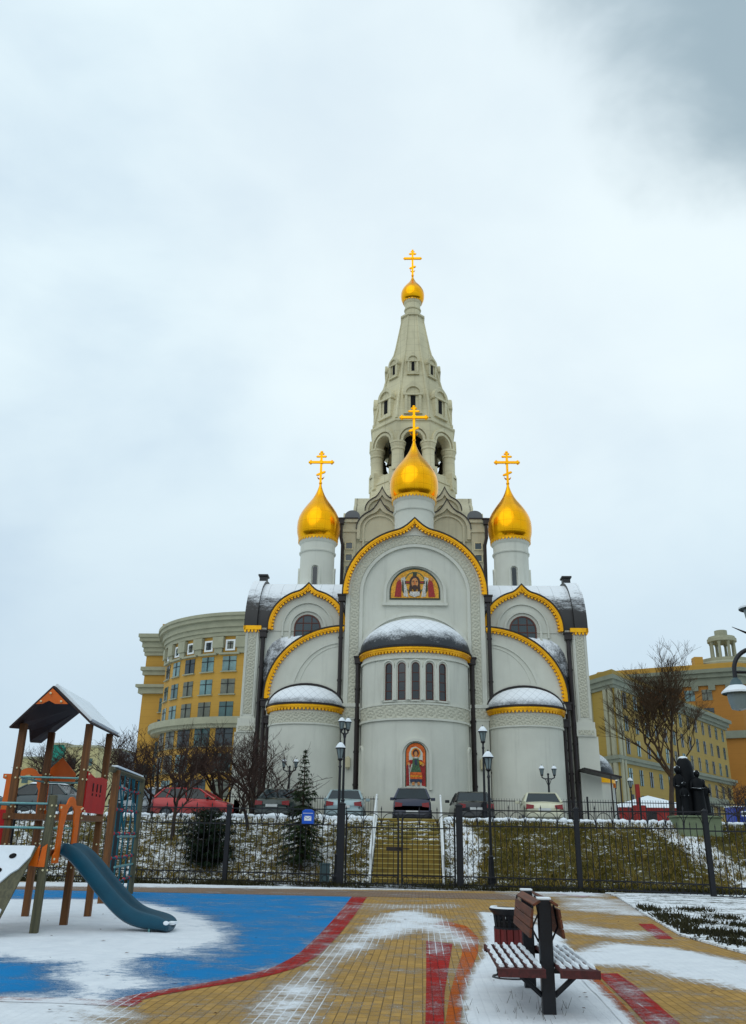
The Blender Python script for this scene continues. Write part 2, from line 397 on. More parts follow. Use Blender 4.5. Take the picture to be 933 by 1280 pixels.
layer(1, [(-.09, 15.2), (.09, 15.2), (.12, 15.55), (-.12, 15.55)], 8)
for sx in (-1, 1): layer(4, [(sx*.04, 15.02), (sx*.13, 15.02), (sx*.12, 14.97), (sx*.05, 14.98)], 15)
layer(4, [(-.07, 14.75), (.07, 14.75), (.05, 14.79), (-.05, 14.79)], 15.5); layer(6, [(-.025, 14.82), (.025, 14.82), (.015, 15.0), (-.015, 15.0)], 16)
cp(mo, 'mosaic_icon', ML, 'half-round mosaic of a bearded face with a halo between two red figures', smooth=0)
mo = MB(Ta)
def layer2(i, pts, k): mo.mi = i; mo.prism(pts, -.012-.005*k, .0)
layer2(1, arch(0, .52, 3.85, 5.42, .52, 20), 0); layer2(6, arch(0, .47, 3.88, 5.42, .47, 20), 1); layer2(2, [(-.46, 3.9), (.46, 3.9), (.46, 4.8), (.3, 5.1), (-.3, 5.1), (-.46, 4.8)], 2)
layer2(0, ell(0, 5.42, .23, .25), 3); layer2(6, ell(0, 5.42, .19, .21), 4); layer2(4, ell(0, 5.43, .14, .17), 5); layer2(3, ell(0, 5.38, .08, .12), 6)
layer2(5, [(-.1, 5.24), (.1, 5.24), (.08, 5.17), (-.08, 5.17)], 7); layer2(7, [(-.14, 5.17), (.14, 5.17), (.18, 4.7), (-.18, 4.7)], 8); layer2(8, [(-.07, 5.12), (.05, 5.12), (.08, 4.85), (-.05, 4.85)], 9)
layer2(7, [(-.2, 4.75), (.2, 4.75), (.26, 4.5), (-.24, 4.5)], 10); layer2(6, [(-.26, 4.52), (.28, 4.52), (.32, 4.2), (-.3, 4.2)], 11); layer2(0, [(-.28, 4.36), (.3, 4.36), (.31, 4.31), (-.29, 4.31)], 12)
layer2(8, [(-.27, 4.2), (.28, 4.2), (.3, 4.06), (-.28, 4.06)], 13); layer2(3, ell(-.33, 4.9, .07, .08, 10), 14); layer2(3, ell(.33, 4.88, .07, .08, 10), 14); layer2(0, [(.16, 5.05), (.3, 5.0), (.36, 4.92), (.2, 4.85)], 15)
layer2(3, [(-.16, 4.06), (-.06, 4.06), (-.06, 3.92), (-.18, 3.92)], 16); layer2(3, [(.08, 4.06), (.18, 4.06), (.2, 3.92), (.08, 3.92)], 16)
layer2(5, [(-.34, 4.88), (-.31, 4.88), (-.26, 3.92), (-.3, 3.92)], 17)
cp(mo, 'mosaic_icon', ML, 'tall arched mosaic of a standing armoured saint in a red cloak', smooth=0)
# ---- side bays
SY = .9
for sx in (-1, 1):
    T = mirror(sx)
    w = MB(T); w.box(3.87, 9.5, SY, 7.6, 2.4, 12.5)
    w.prism(arch(6.04, 2.0, 12.3, 12.55, 2.0, 24, .25), SY-.04, 4.0)
    w.ring(arch(6.04, 1.45, 12.0, 12.5, 1.5, 18), arch(6.04, 1.36, 12.0, 12.5, 1.41, 18), SY-.12, SY+.02)
    w.ring(arch(6.04, 1.05, 11.7, 12.5, 1.05, 18), arch(6.04, .93, 11.7, 12.5, .93, 18), SY-.14, SY+.02)
    w.box(8.72, 9.5, SY-.16, SY, 7.4, 12.35); w.box(8.78, 8.86, SY-.2, SY, 7.6, 12.2); w.box(9.36, 9.44, SY-.2, SY, 7.6, 12.2)
    w.box(8.6, 9.62, SY-.3, SY, 6.7, 7.1); w.box(8.62, 9.6, SY-.26, SY+.3, 7.1, 7.45); w.box(8.66, 9.72, SY-.22, SY+2, 2.4, 6.7)
    # lower front volume
    q = [(7.97, 2.4)]+[(3.83+4.14*math.cos(t), 8.6+3.66*math.sin(t)) for t in [i*PI/2/20 for i in range(21)]]+[(3.83, 2.4)]
    w.prism(q, .2, SY+.1)
    def qa(f, g=1): return [(3.95, 8.6+3.66*f)]+[(3.95+3.9*f*g*math.cos(t), 8.6+3.66*f*math.sin(t)) for t in [PI/2-i*PI/2/18 for i in range(19)]]+[(3.95+3.9*f*g, 8.2-.9*f)]
    w.ring(qa(.83, .9), qa(.79, .87), .14, .22); w.ring(qa(.76, .84), qa(.745, .825), .17, .22)
    for x in (4.1, ): w.box(x, x+.08, .14, .22, 8.4, 11.3)
    # barrel end wall
    w2 = MB(lambda u, v, z, sx=sx: (sx*v, u, z)); w2.prism(arch(4.2, 3.2, 12.4, 12.5, 3.2, 24), 8.9, 9.4)
    base = len(w.v); w.v += w2.v; w.f += [tuple(i+base for i in f) for f in w2.f]; w.m += w2.m
    cp(w, 'side_wall', 'white')
    o = MB(T); o.box(8.9, 9.32, SY-.185, SY, 7.7, 12.1); o.box(8.7, 9.52, SY-.32, SY, 6.78, 7.02); cp(o, 'carved_band', 'orn2')
    g = MB(T); g.box(8.62, 9.6, SY-.3, SY+.5, 12.32, 12.55); g.box(9.5, 9.62, SY-.3, 7.5, 12.32, 12.55); teeth(g, [(8.62, 12.32), (9.6, 12.32)], SY-.28, SY, .2, .14, .16); cp(g, 'gold_trim', 'goldp')
    gp = arch(6.04, 2.2, 12.36, 12.55, 2.06, 44, .42, .27)
    # path runs left to right; mirrored copy keeps its inside
    trim(gp, SY-.3, SY+.1, T=T)
    gq = [(3.83+4.3*math.cos(t), 8.6+3.8*math.sin(t)) for t in [PI/2-i*PI/2/26 for i in range(27)]]
    gq[0] = (3.9, gq[0][1]); gq.append((8.13, 8.42))
    trim(gq, -.02, .35, T=T)
    # windows with brown grid
    wd = MB(T); wd.prism(arch(6.04, .72, 11.85, 12.5, .72, 18), SY-.09, SY); wo = cp(wd, 'gable_window', 'glass')
    fr = MB(T); fr.ring(arch(6.04, .75, 11.85, 12.5, .75, 18), arch(6.04, .67, 11.9, 12.5, .67, 18), SY-.13, SY-.02)
    for x in (5.8, 6.28): fr.box(x-.03, x+.03, SY-.12, SY-.03, 11.86, 13.12)
    fr.box(5.34, 6.74, SY-.12, SY-.03, 12.28, 12.33); fr.box(5.36, 6.72, SY-.12, SY-.03, 12.72, 12.77); fr.box(5.2, 6.88, SY-.2, SY-.02, 11.78, 11.85)
    fr.build('frame', 'brownframe', wo)
    # roofs
    r = MB(lambda u, v, z, sx=sx: (sx*v, u, z)); r.ring(arch(4.2, 3.32, 12.5, 12.55, 3.32, 30), arch(4.2, 3.2, 12.5, 12.55, 3.2, 30), 3.9, 8.9)
    r.ring(arch(4.2, 3.5, 12.5, 12.55, 3.5, 30), arch(4.2, 3.2, 12.5, 12.55, 3.2, 30), 8.9, 9.62)
    r.box(4.0, 4.5, 9.05, 9.5, 15.9, 16.45); r.box(3.9, 4.6, 8.98, 9.57, 16.45, 16.55)
    r2 = MB(T); vs = []; nn = 24
    PF = [(8.55,8.5),(8.56,9.2),(8.53,9.9),(8.44,10.6),(8.28,11.2),(8.02,11.65),(7.6,11.92),(7.0,12.05),(6.3,12.1)]
    for i in range(nn+1):
        t = i*math.radians(66)/nn; u = i*8/nn; q = min(7, int(u)); fr_ = u-q
        vs += [(3.83+4.2*math.cos(t), .36, 8.6+3.7*math.sin(t)), (PF[q][0]*(1-fr_)+PF[q+1][0]*fr_, SY+.02, PF[q][1]*(1-fr_)+PF[q+1][1]*fr_)]
    r2.add(vs, [(2*i, 2*i+1, 2*i+3, 2*i+2) for i in range(nn)])
    cp(r2, 'lower_roof', 'roof2')
    r3 = MB(T); r3.ring(arch(6.04, 2.1, 12.5, 12.55, 2.05, 24, .3), arch(6.04, 2.0, 12.5, 12.55, 1.97, 24, .25), SY+.1, 4.0)
    base = len(r.v); r.v += r3.v; r.f += [tuple(i+base for i in f) for f in r3.f]; r.m += r3.m
    cp(r, 'side_roof', 'roof')
    # side apse
    ax, ay, AR = 5.86, .25, 1.92
    s_ = MB(T); s_.lathe([(AR,2.4),(AR,7.9)], ax, ay, -PI/2, PI/2, 32); s_.cband(AR-.02, AR+.07, 6.9, 6.98, ax, ay)
    s_.ring(arch(ax, AR+.26, 7.8, 7.95, 1.42, 22), arch(ax, AR+.14, 7.8, 7.95, 1.3, 22), .1, .22); cp(s_, 'side_apse', 'white')
    o = MB(T); o.cband(AR, AR+.04, 6.98, 7.5, ax, ay); cp(o, 'carved_band', 'orn2')
    sd = MB(T); sd.lathe([((AR+.1)*math.cos(t), 8.0+1.12*math.sin(t)) for t in [i*PI/2/12 for i in range(13)]], ax, ay, -PI/2, PI/2, 32); cp(sd, 'apse_dome', 'tile2')
    f = MB(T); f.ring(arch(ax, AR+.16, 7.98, 8.0, 1.26, 22), arch(ax, AR+.08, 7.98, 8.0, 1.18, 22), .0, .2); cp(f, 'edge_flashing', 'flash')
    gold_ring(AR, sx*ax, ay, 7.62, 7.9)
    # drum + onion + cross
layer_done = True
def cross(parent, cx, cy, z0, h, w):
    c = MB(); t = h*.02+.024
    c.sphere((cx, cy, z0+.1), .11, 6); zc = z0+h*.66
    c.box(cx-t, cx+t, cy-t, cy+t, z0, z0+h*.93); c.box(cx-w*.9, cx+w*.9, cy-t, cy+t, zc-t, zc+t)
    def ball(x, z, r): c.sphere((x, cy, z), r, 5, 1, .5, 1)
    r = w*.125
    for s in (-1, 1): ball(cx+s*w*.93, zc, r); ball(cx+s*w*.86, zc+r, r*.7); ball(cx+s*w*.86, zc-r, r*.7)
    ball(cx, z0+h*.96, r); ball(cx-r*1.1, z0+h*.91, r*.75); ball(cx+r*1.1, z0+h*.91, r*.75)
    zt = zc+(z0+h-zc)*.5; c.box(cx-w*.33, cx+w*.33, cy-t*.8, cy+t*.8, zt-t*.8, zt+t*.8)
    for s in (-1, 1): ball(cx+s*w*.34, zt, r*.75)
    zl = z0+h*.33; c.obox((cx, cy, zl), w*.32, t*.8, t*.9, ry=math.radians(-24))
    for s in (-1, 1): ball(cx+s*w*.3, zl+s*w*.13, r*.7)
    c.lathe([(0, -.04), (w*.17, -.04), (w*.17, .04), (0, .04)], 0, 0, -PI, PI, 14, False) if False else c.prism(ell(cx, zc, w*.16, w*.16, 14), cy-t*1.6, cy+t*1.6)
    pts = [(cx+w*.28*math.sin(a), cy, z0+h*.22-w*.28*math.cos(a)+w*.1) for a in [(-80+i*16)*PI/180 for i in range(11)]]
    c.tube(pts, [.006+t*.8*math.sin(PI*i/10) for i in range(11)], 5)
    return c
ON = [(.84,0),(.93,.06),(.985,.14),(1.,.23),(.985,.32),(.93,.40),(.83,.48),(.70,.555),(.55,.63),(.40,.70),(.275,.77),(.185,.835),(.115,.90),(.065,.96),(.05,1.)]
def cupola(cx, cy, z0, zb, r, rmax, zt, ctop, cw, lab, drummat='white', window=True, parent=None):
    d = MB(); d.lathe([(r,z0),(r,zb-.9),(r+.07,zb-.88),(r+.09,zb-.8),(r+.02,zb-.76),(r+.02,zb-.3),(r+.1,zb-.2),(r+.14,zb-.08),(r+.1,zb)], cx, cy)
    T = Tcyl(cx, cy, r)
    if window:
        for a in (0, PI/2, PI, -PI/2):
            d.T = T; s = a*r; zw = z0+.35
            d.ring(arch(s, .3, zw, zw+1.15, .3, 12), arch(s, .2, zw, zw+1.15, .2, 12), -.1, .02); d.T = None
    dr = cp(d, 'drum', drummat)
    if window:
        w = MB(T)
        for a in (0, PI/2, PI, -PI/2): s = a*r; w.prism(arch(s, .13, z0+.4, z0+1.5, .13, 10), -.03, .02)
        w.build('drum_window', 'dglass', dr)
    o = MB(); H = zt-zb; o.lathe([(q*rmax, zb+p*H) for q, p in [(.8, -.015)]+ON], 0, 0, -PI, PI, 40)
    dm = o.build('onion_dome', 'dome', church, lab); dm.location = (cx, cy, -CZ)
    g = MB(); g.lathe([(r+.06,zb-.02),(r+.18,zb-.02),(r+.2,zb+.1),(r+.08,zb+.14)], 0, 0, -PI, PI, 32)
    Tr = Tcyl(0, 0, r+.1); g.T = Tr; hl = (r+.1)*PI; teeth(g, [(-hl, zb+.02), (hl, zb+.02)], -.08, 0, .2, .14, .15)
    g.build('gold_fringe', 'goldp', dm)
    cross(None, 0, 0, zt-.05, ctop-zt+.05, cw).build('cross', 'gold', dm)
    return dm
cupola(-6.0, 4.2, 15.2, 18.75, 1.06, 1.36, 22.7, 25.05, .8, 'left gilded onion dome')
cupola(6.0, 4.2, 15.2, 18.75, 1.06, 1.36, 22.7, 25.05, .8, 'right gilded onion dome')
cupola(0, 3.0, 17.5, 21.0, 1.2, 1.52, 25.2, 27.75, .9, 'central gilded onion dome in front of the bell tower', window=False)
# ---- square tower base with pointed gables
TY = 10.75
cb = MB(); cb.box(-4.45, 4.45, 6.25, 15.25, 12, 20.6); cb.box(-9.3, 9.3, 7.6, 22, 2.4, 11.5)
for sx in (-1, 1):
    for y0 in (6.1, 14.5):
        x0, x1 = sorted((sx*3.75, sx*4.6)); cb.box(x0, x1, y0, y0+.9, 12, 20.1); cb.box(x0-.08, x1+.08, y0-.08, y0+.98, 20.1, 20.3); cb.box(x0-.02, x1+.02, y0-.02, y0+.92, 20.3, 20.75); cb.box(x0-.14, x1+.14, y0-.14, y0+1.04, 20.75, 20.98)
cb.box(-.55, .55, 6.1, 7, 12, 20.0); cb.box(-.75, .75, 6.0, 7, 19.6, 20.0)
for a in (0, PI/2, PI, -PI/2):
    cb.T = Trot(a, 0, TY)
    for cx in (-2.2, 2.2):
        cb.prism(arch(cx, 1.5, 19.5, 20.3, 1.3, 22, .75, .45), -4.6, -3.2); cb.ring(arch(cx, 1.5, 19.6, 20.3, 1.3, 22, .75, .45), arch(cx, 1.28, 19.6, 20.3, 1.15, 22, .3, .3), -4.78, -4.5)
        cb.ring(arch(cx, 1.12, 16.5, 20.3, 1.0, 20), arch(cx, 1.0, 16.5, 20.3, .9, 20), -4.7, -4.4)
        cb.prism(arch(cx*.95, 1.1, 20.6, 21.9, .95, 22, .65, .45), -3.9, -2.6); cb.ring(arch(cx*.95, 1.1, 20.6, 21.9, .95, 22, .65, .45), arch(cx*.95, .92, 20.6, 21.9, .8, 22, .3, .3), -4.05, -3.8)
        cb.ring(arch(cx*.95, .66, 20.9, 21.8, .6, 22), arch(cx*.95, .56, 20.9, 21.8, .5, 22), -4.0, -3.8)
    cb.T = None
cp(cb, 'tower_base', 'cream')
for a in (0, PI):
    for cx in (-2.2, 2.2):
        for c0, hw, z1, z2, zs, r1, r2, t1, t2, yy0, yy1 in ((cx, 1.5, 20.28, 20.3, 20.3, 1.38, 1.3, .78, .75, -4.84, -4.64), (cx*.95, 1.1, 21.88, 21.9, 21.9, 1.02, .95, .68, .65, -4.1, -3.9)):
            kf = MB(Trot(a, 0, TY)); kf.ring(arch(c0, hw+.06, z1, zs, r1, 22, t1, .45), arch(c0, hw, z1, zs, r2, 22, t2, .45), yy0, yy1); cp(kf, 'edge_flashing', 'flash')
for sx in (-1, 1):
    x0, x1 = sorted((sx*3.6, sx*4.8)); kf = MB(); kf.box(x0, x1, 5.9, 7.1, 20.98, 21.06); cp(kf, 'cap_flashing', 'flash')
gb = MB()
for sx in (-1, 1): gb.prism(arch(sx*4.02, .5, 20.95, 21.25, .42, 14), 6.2, 14.8)
for a in ():
    gb.T = Trot(a, 0, TY)
    gb.ring(arch(2.9 if a < 0 else -2.9, 1.1, 20.7, 20.8, .95, 20), arch(2.9 if a < 0 else -2.9, 1.0, 20.7, 20.8, .85, 20), -4.4, -3.3)
gb.T = None; cp(gb, 'gable_roof', 'grayroof')
for sx in (-1, 1):
    for z in (17.35, 18.15, 18.95): sw = MB(); sw.box(sx*4.17-.2, sx*4.17+.2, 6.07, 6.2, z, z+.4); cp(sw, 'tower_window', 'glass')
for sx in (-1, 1):
    for z in (17.35, 18.15, 18.95): fr = MB(); fr.ring([(sx*4.17-.27, z-.07), (sx*4.17-.27, z+.47), (sx*4.17+.27, z+.47), (sx*4.17+.27, z-.07)], [(sx*4.17-.2, z), (sx*4.17-.2, z+.4), (sx*4.17+.2, z+.4), (sx*4.17+.2, z)], 6.03, 6.12, True); cp(fr, 'window_surround', 'beige')
# ---- octagonal belfry and tent
O8 = PI/8
bt = MB(); k8 = dict(cx=0, cy=TY, a0=-PI+O8, a1=PI+O8, seg=8)
bt.lathe([(4.1,20.3),(3.6,21.6),(3.5,22.0),(3.45,23.2),(3.55,23.25),(3.55,23.4),(3.3,23.45),(3.2,24.6),(3.26,24.65),(3.26,24.8),(3.1,24.85),(3.0,25.35),(0.01,25.35)], **k8)
for k in range(8):
    a = O8+k*PI/4; cx, cy = 2.78*math.sin(a), TY-2.78*math.cos(a)
    bt.obox((cx, TY+(cy-TY), 25.0), .5, .42, .62, rz=a)
    bt.T = Trot(k*PI/4, 0, TY)
    op = arch(0, .68, 27.5, 27.6, .66, 14); bt.prism([(-1.22, 27.5), (-.68, 27.5)]+op+[(.68, 27.5), (1.22, 27.5), (1.22, 29.2), (-1.22, 29.2)], -2.95, -2.3)
    bt.ring(arch(0, .86, 27.52, 27.6, .86, 16), arch(0, .7, 27.52, 27.6, .68, 16), -3.06, -2.8); bt.ring(arch(0, 1.12, 27.52, 27.6, 1.16, 16, .12), arch(0, .95, 27.52, 27.6, .95, 16), -3.13, -2.8)
    # dormers
    bt.prism(arch(0, .62, 29.8, 31.4, .62, 14, .18, .5), -2.78, -1.3); bt.ring(arch(0, .72, 31.25, 31.4, .74, 14, .22, .5), arch(0, .5, 31.25, 31.4, .5, 14), -2.92, -2.6)
    for x in (-.5, .5): bt.box(x-.1, x+.1, -2.9, -2.6, 29.9, 31.3)
    bt.box(-.7, .7, -2.94, -2.4, 31.2, 31.35); bt.box(-.66, .66, -2.96, -2.3, 29.7, 29.87)
    bt.prism(arch(0, .42, 33.45, 34.6, .42, 12, .12, .5), -2.0, -.9); bt.ring(arch(0, .5, 34.5, 34.6, .5, 12, .16, .5), arch(0, .34, 34.5, 34.6, .34, 12), -2.1, -1.9)
    for x in (-.33, .33): bt.box(x-.07, x+.07, -2.09, -1.9, 33.55, 34.5)
    bt.box(-.48, .48, -2.12, -1.8, 34.45, 34.55); bt.box(-.45, .45, -2.14, -1.7, 33.36, 33.48)
    bt.box(-.13, .13, -.82, -.6, 39.15, 39.5)
    bt.T = None
bt.lathe([(3.2,29.05),(3.3,29.12),(3.3,29.24),(3.08,29.34),(2.76,30.9),(2.38,32.4),(2.02,33.8),(1.62,35.4),(1.38,36.4),(.86,39.3),(1.0,39.35),(1.0,39.5),(.7,39.55)], **k8)
for k in range(8):
    a = O8+k*PI/4; d = lambda r, z: (r*math.sin(a), TY-r*math.cos(a), z)
    bt.tube([d(3.06, 29.4), d(2.77, 30.9), d(2.39, 32.4), d(2.06, 33.8), d(1.63, 35.4), d(1.39, 36.4), d(.87, 39.3)], [.11, .11, .1, .09, .08, .07, .05], 6)
bt.lathe([(2.3, 28.9), (0.01, 28.9)], **k8)
cp(bt, 'bell_tower', 'beige')
for k in range(8):
    a = O8+k*PI/4; cx, cy = 2.78*math.sin(a), TY-2.78*math.cos(a)
    c = MB(); c.lathe([(.52,25.35),(.52,25.6),(.45,25.7),(.44,26.9),(.5,26.95),(.5,27.08),(.46,27.12),(.53,27.3),(.54,27.4),(.58,27.42),(.58,27.55),(.2,27.6)], cx, cy, seg=14); cp(c, 'column', 'beige')
for k in range(8):
    a = k*PI/4; cx, cy = 2.15*math.sin(a), TY-2.15*math.cos(a)
    c = MB(); c.lathe([(.02,27.15),(.16,27.1),(.22,26.85),(.26,26.5),(.4,26.2),(.38,26.18)], cx, cy, seg=14); c.tube([(cx, cy, 27.1), (cx, cy, 28.9)], .03, 4); cp(c, 'bell', 'bell')
ic = MB(); ic.lathe([(1.75,25.35),(1.75,28.9)], 0, TY, seg=8); cp(ic, 'belfry_shade_core', 'dark')  # dark core added to stand in for shade inside the belfry openings
dw = MB()
for k in range(8):
    dw.T = Trot(k*PI/4, 0, TY)
    dw.prism(arch(0, .17, 30.15, 31.15, .17, 8), -2.805, -2.6); dw.prism(arch(0, .11, 33.7, 34.35, .11, 8), -2.02, -1.9)
dw.T = None; cp(dw, 'dormer_opening', 'dark')
cupola(0, TY, 39.5, 41.05, .58, .92, 43.55, 46.15, .72, 'small gilded onion dome on top of the tent roof', 'beige', window=False)
# ---- downpipes, wall lights
def pipe(pts, r=.1, hop=True):
    p = MB(); p.tube(pts, r, 8)
    if hop: x, y, z = pts[0]; p.box(x-.19, x+.19, y-.19, y+.19, z-.3, z+.02); p.box(x-.24, x+.24, y-.24, y+.24, z+.02, z+.1)
    for i in range(1, 5):
        z = pts[0][2]+(pts[-1][2]-pts[0][2])*i/5
        if len(pts) == 2: p.lathe([(r, z-.05), (r+.03, z-.05), (r+.03, z+.05), (r, z+.05)], pts[0][0], pts[0][1], seg=8)
    cp(p, 'downpipe', 'pipe')
for sx in (-1, 1):
    pipe([(sx*3.08, -.08, 10.6), (sx*3.08, -.08, 2.4)], .13)
    pipe([(sx*4.08, -.0, 14.1), (sx*4.08, -.0, 2.4)], .11)
    pipe([(sx*8.5, SY-.15, 12.2), (sx*8.5, SY-.15, 2.4)], .12)
    pipe([(sx*8.12, .3, 8.3), (sx*8.12, .3, 2.4)], .11)
    pipe([(sx*7.86, .1, 7.4), (sx*7.86, .1, 2.4)], .1)
    pipe([(sx*4.72, 6.0, 20.9), (sx*4.72, 6.0, 19.7), (sx*4.6, 6.05, 19.2), (sx*4.6, 6.05, 15)], .11)
    lb = MB(); lb.box(sx*3.5-.12, sx*3.5+.12, -.3, -.06, 4.9, 5.35); lb.lathe([(.02,4.8),(.12,4.9),(.14,5.35),(.03,5.45)], sx*3.5, -.22, seg=8); cp(lb, 'wall_light', 'beige')
# vestibule with a small snowy dome seen beyond the right corner
vs = MB(); vs.box(9.3, 9.9, 3.5, 9, 2.4, 5.2); vs.lathe([(1.3,2.4),(1.3,4.9)], 10.1, 5.5, seg=20); cp(vs, 'side_porch', 'white')
vd = MB(); vd.lathe([(1.4*math.cos(t), 4.9+1.5*math.sin(t)) for t in [i*PI/2/10 for i in range(11)]], 10.1, 5.5, seg=24); cp(vd, 'porch_dome', 'tile')
vg = MB(); vg.cband(1.3, 1.44, 4.6, 4.9, 10.1, 5.5, -PI, PI, 24); cp(vg, 'gold_trim', 'goldp')
cn = MB(); cn.obox((9.45, -.2, 4.75), .95, .8, .05, ry=math.radians(12))
cp(cn, 'canopy', 'flash')
for x in (9.85, 10.3): cq = MB(); cq.box(x-.03, x+.03, -.93, -.87, 2.4, 4.6); cp(cq, 'canopy_post', 'pipe')
# ------------------------------------------------------------------ snow cover on the plaza
def gp(L_): return np.array([gnd(*p) for p in L_])
def poly_sd(P, X, Y):
    """signed distance to polygon, + inside"""
    d = np.full(X.shape, 1e9); ins = np.zeros(X.shape, bool); n = len(P)
    for i in range(n):
        ax, ay = P[i]; bx, by = P[(i+1) % n]; ex, ey = bx-ax, by-ay
        t = np.clip(((X-ax)*ex+(Y-ay)*ey)/(ex*ex+ey*ey+1e-12), 0, 1)
        d = np.minimum(d, (X-ax-t*ex)**2+(Y-ay-t*ey)**2)
        c = ((ay > Y) != (by > Y)); xi = ax+(Y-ay)*ex/(ey if abs(ey) > 1e-9 else 1e-9)
        ins ^= c & (X < xi)
    d = np.sqrt(d); return np.where(ins, d, -d)
SNOW = [  # (outline seen in the photo, laid out on the ground; strength; softness in metres)
 ([(-80,1124),(150,1124),(215,1134),(262,1148),(290,1163),(283,1182),(235,1193),(180,1199),(166,1214),(214,1233),(168,1240),(133,1252),(146,1300),(-80,1300),(-80,1247),(40,1246),(100,1239),(58,1220),(80,1205),(0,1199),(-80,1198)], 1.0, .7),
 ([(215,1228),(300,1215),(350,1195),(400,1165),(430,1135),(442,1140),(400,1180),(340,1215),(250,1236)], .42, .3),
 ([(225,1196),(290,1185),(320,1190),(250,1212)], .45, .4),
 ([(300,1145),(360,1160),(420,1150),(420,1156),(350,1170),(300,1160)], .3, .5),
 ([(478,1141),(525,1136),(560,1150),(540,1162),(500,1168),(452,1190),(412,1212),(400,1235),(388,1300),(310,1300),(322,1262),(345,1235),(388,1212),(414,1185),(455,1158)], .8, .45),
 ([(330,1235),(420,1262),(470,1300),(440,1262),(330,1300)], .55, .5),
 ([(350,1262),(300,1255),(290,1262),(340,1275)], .5, .4),
 ([(515,1143),(560,1155),(600,1178),(585,1188),(545,1172),(510,1158)], .74, .35),
 ([(395,1128),(600,1128),(600,1136),(400,1140)], .42, .8),
 ([(520,1235),(580,1190),(596,1210),(575,1235),(560,1300),(535,1300)], .32, .25),
 ([(600,1140),(640,1143),(700,1170),(728,1216),(790,1278),(800,1300),(582,1300),(581,1255),(588,1225),(602,1200),(610,1180),(608,1160)], 1.15, .14),
 ([(700,1196),(760,1178),(840,1184),(960,1208),(1010,1220),(1010,1252),(900,1234),(850,1224),(800,1210),(740,1206)], .95, .35),
 ([(640,1140),(700,1150),(760,1160),(830,1166),(800,1175),(720,1168),(650,1155)], .66, .5),
 ([(690,1120),(790,1124),(850,1150),(700,1138)], .6, .6),
 ([(-300,1100),(150,1103),(430,1107),(620,1108),(760,1114),(760,1122),(620,1114),(430,1112),(150,1109),(-300,1107)], .82, .5),
 ([(600,1112),(700,1112),(760,1122),(640,1122)], .5, .8),
 ([(835,1225),(900,1262),(960,1300),(890,1300),(850,1262)], .38, .4),
 ([(750,1212),(800,1240),(850,1290),(838,1300),(790,1258)], .55, .25),
 ([(525,1166),(570,1166),(560,1196),(530,1192)], .5, .25),
 ([(0,1240),(140,1248),(130,1300),(0,1300)], .4, .4),
]
SNOWP = [(gp(p), s, f) for p, s, f in SNOW]
def snowcov(X, Y):
    c = np.full(X.shape, .20)
    for P, s, f in SNOWP:
        d = poly_sd(P, X, Y); c = np.maximum(c, s*1/(1+np.exp(-d/f*2.2)))
    near = np.clip((Y-8)/3, 0, 1); 
    return c
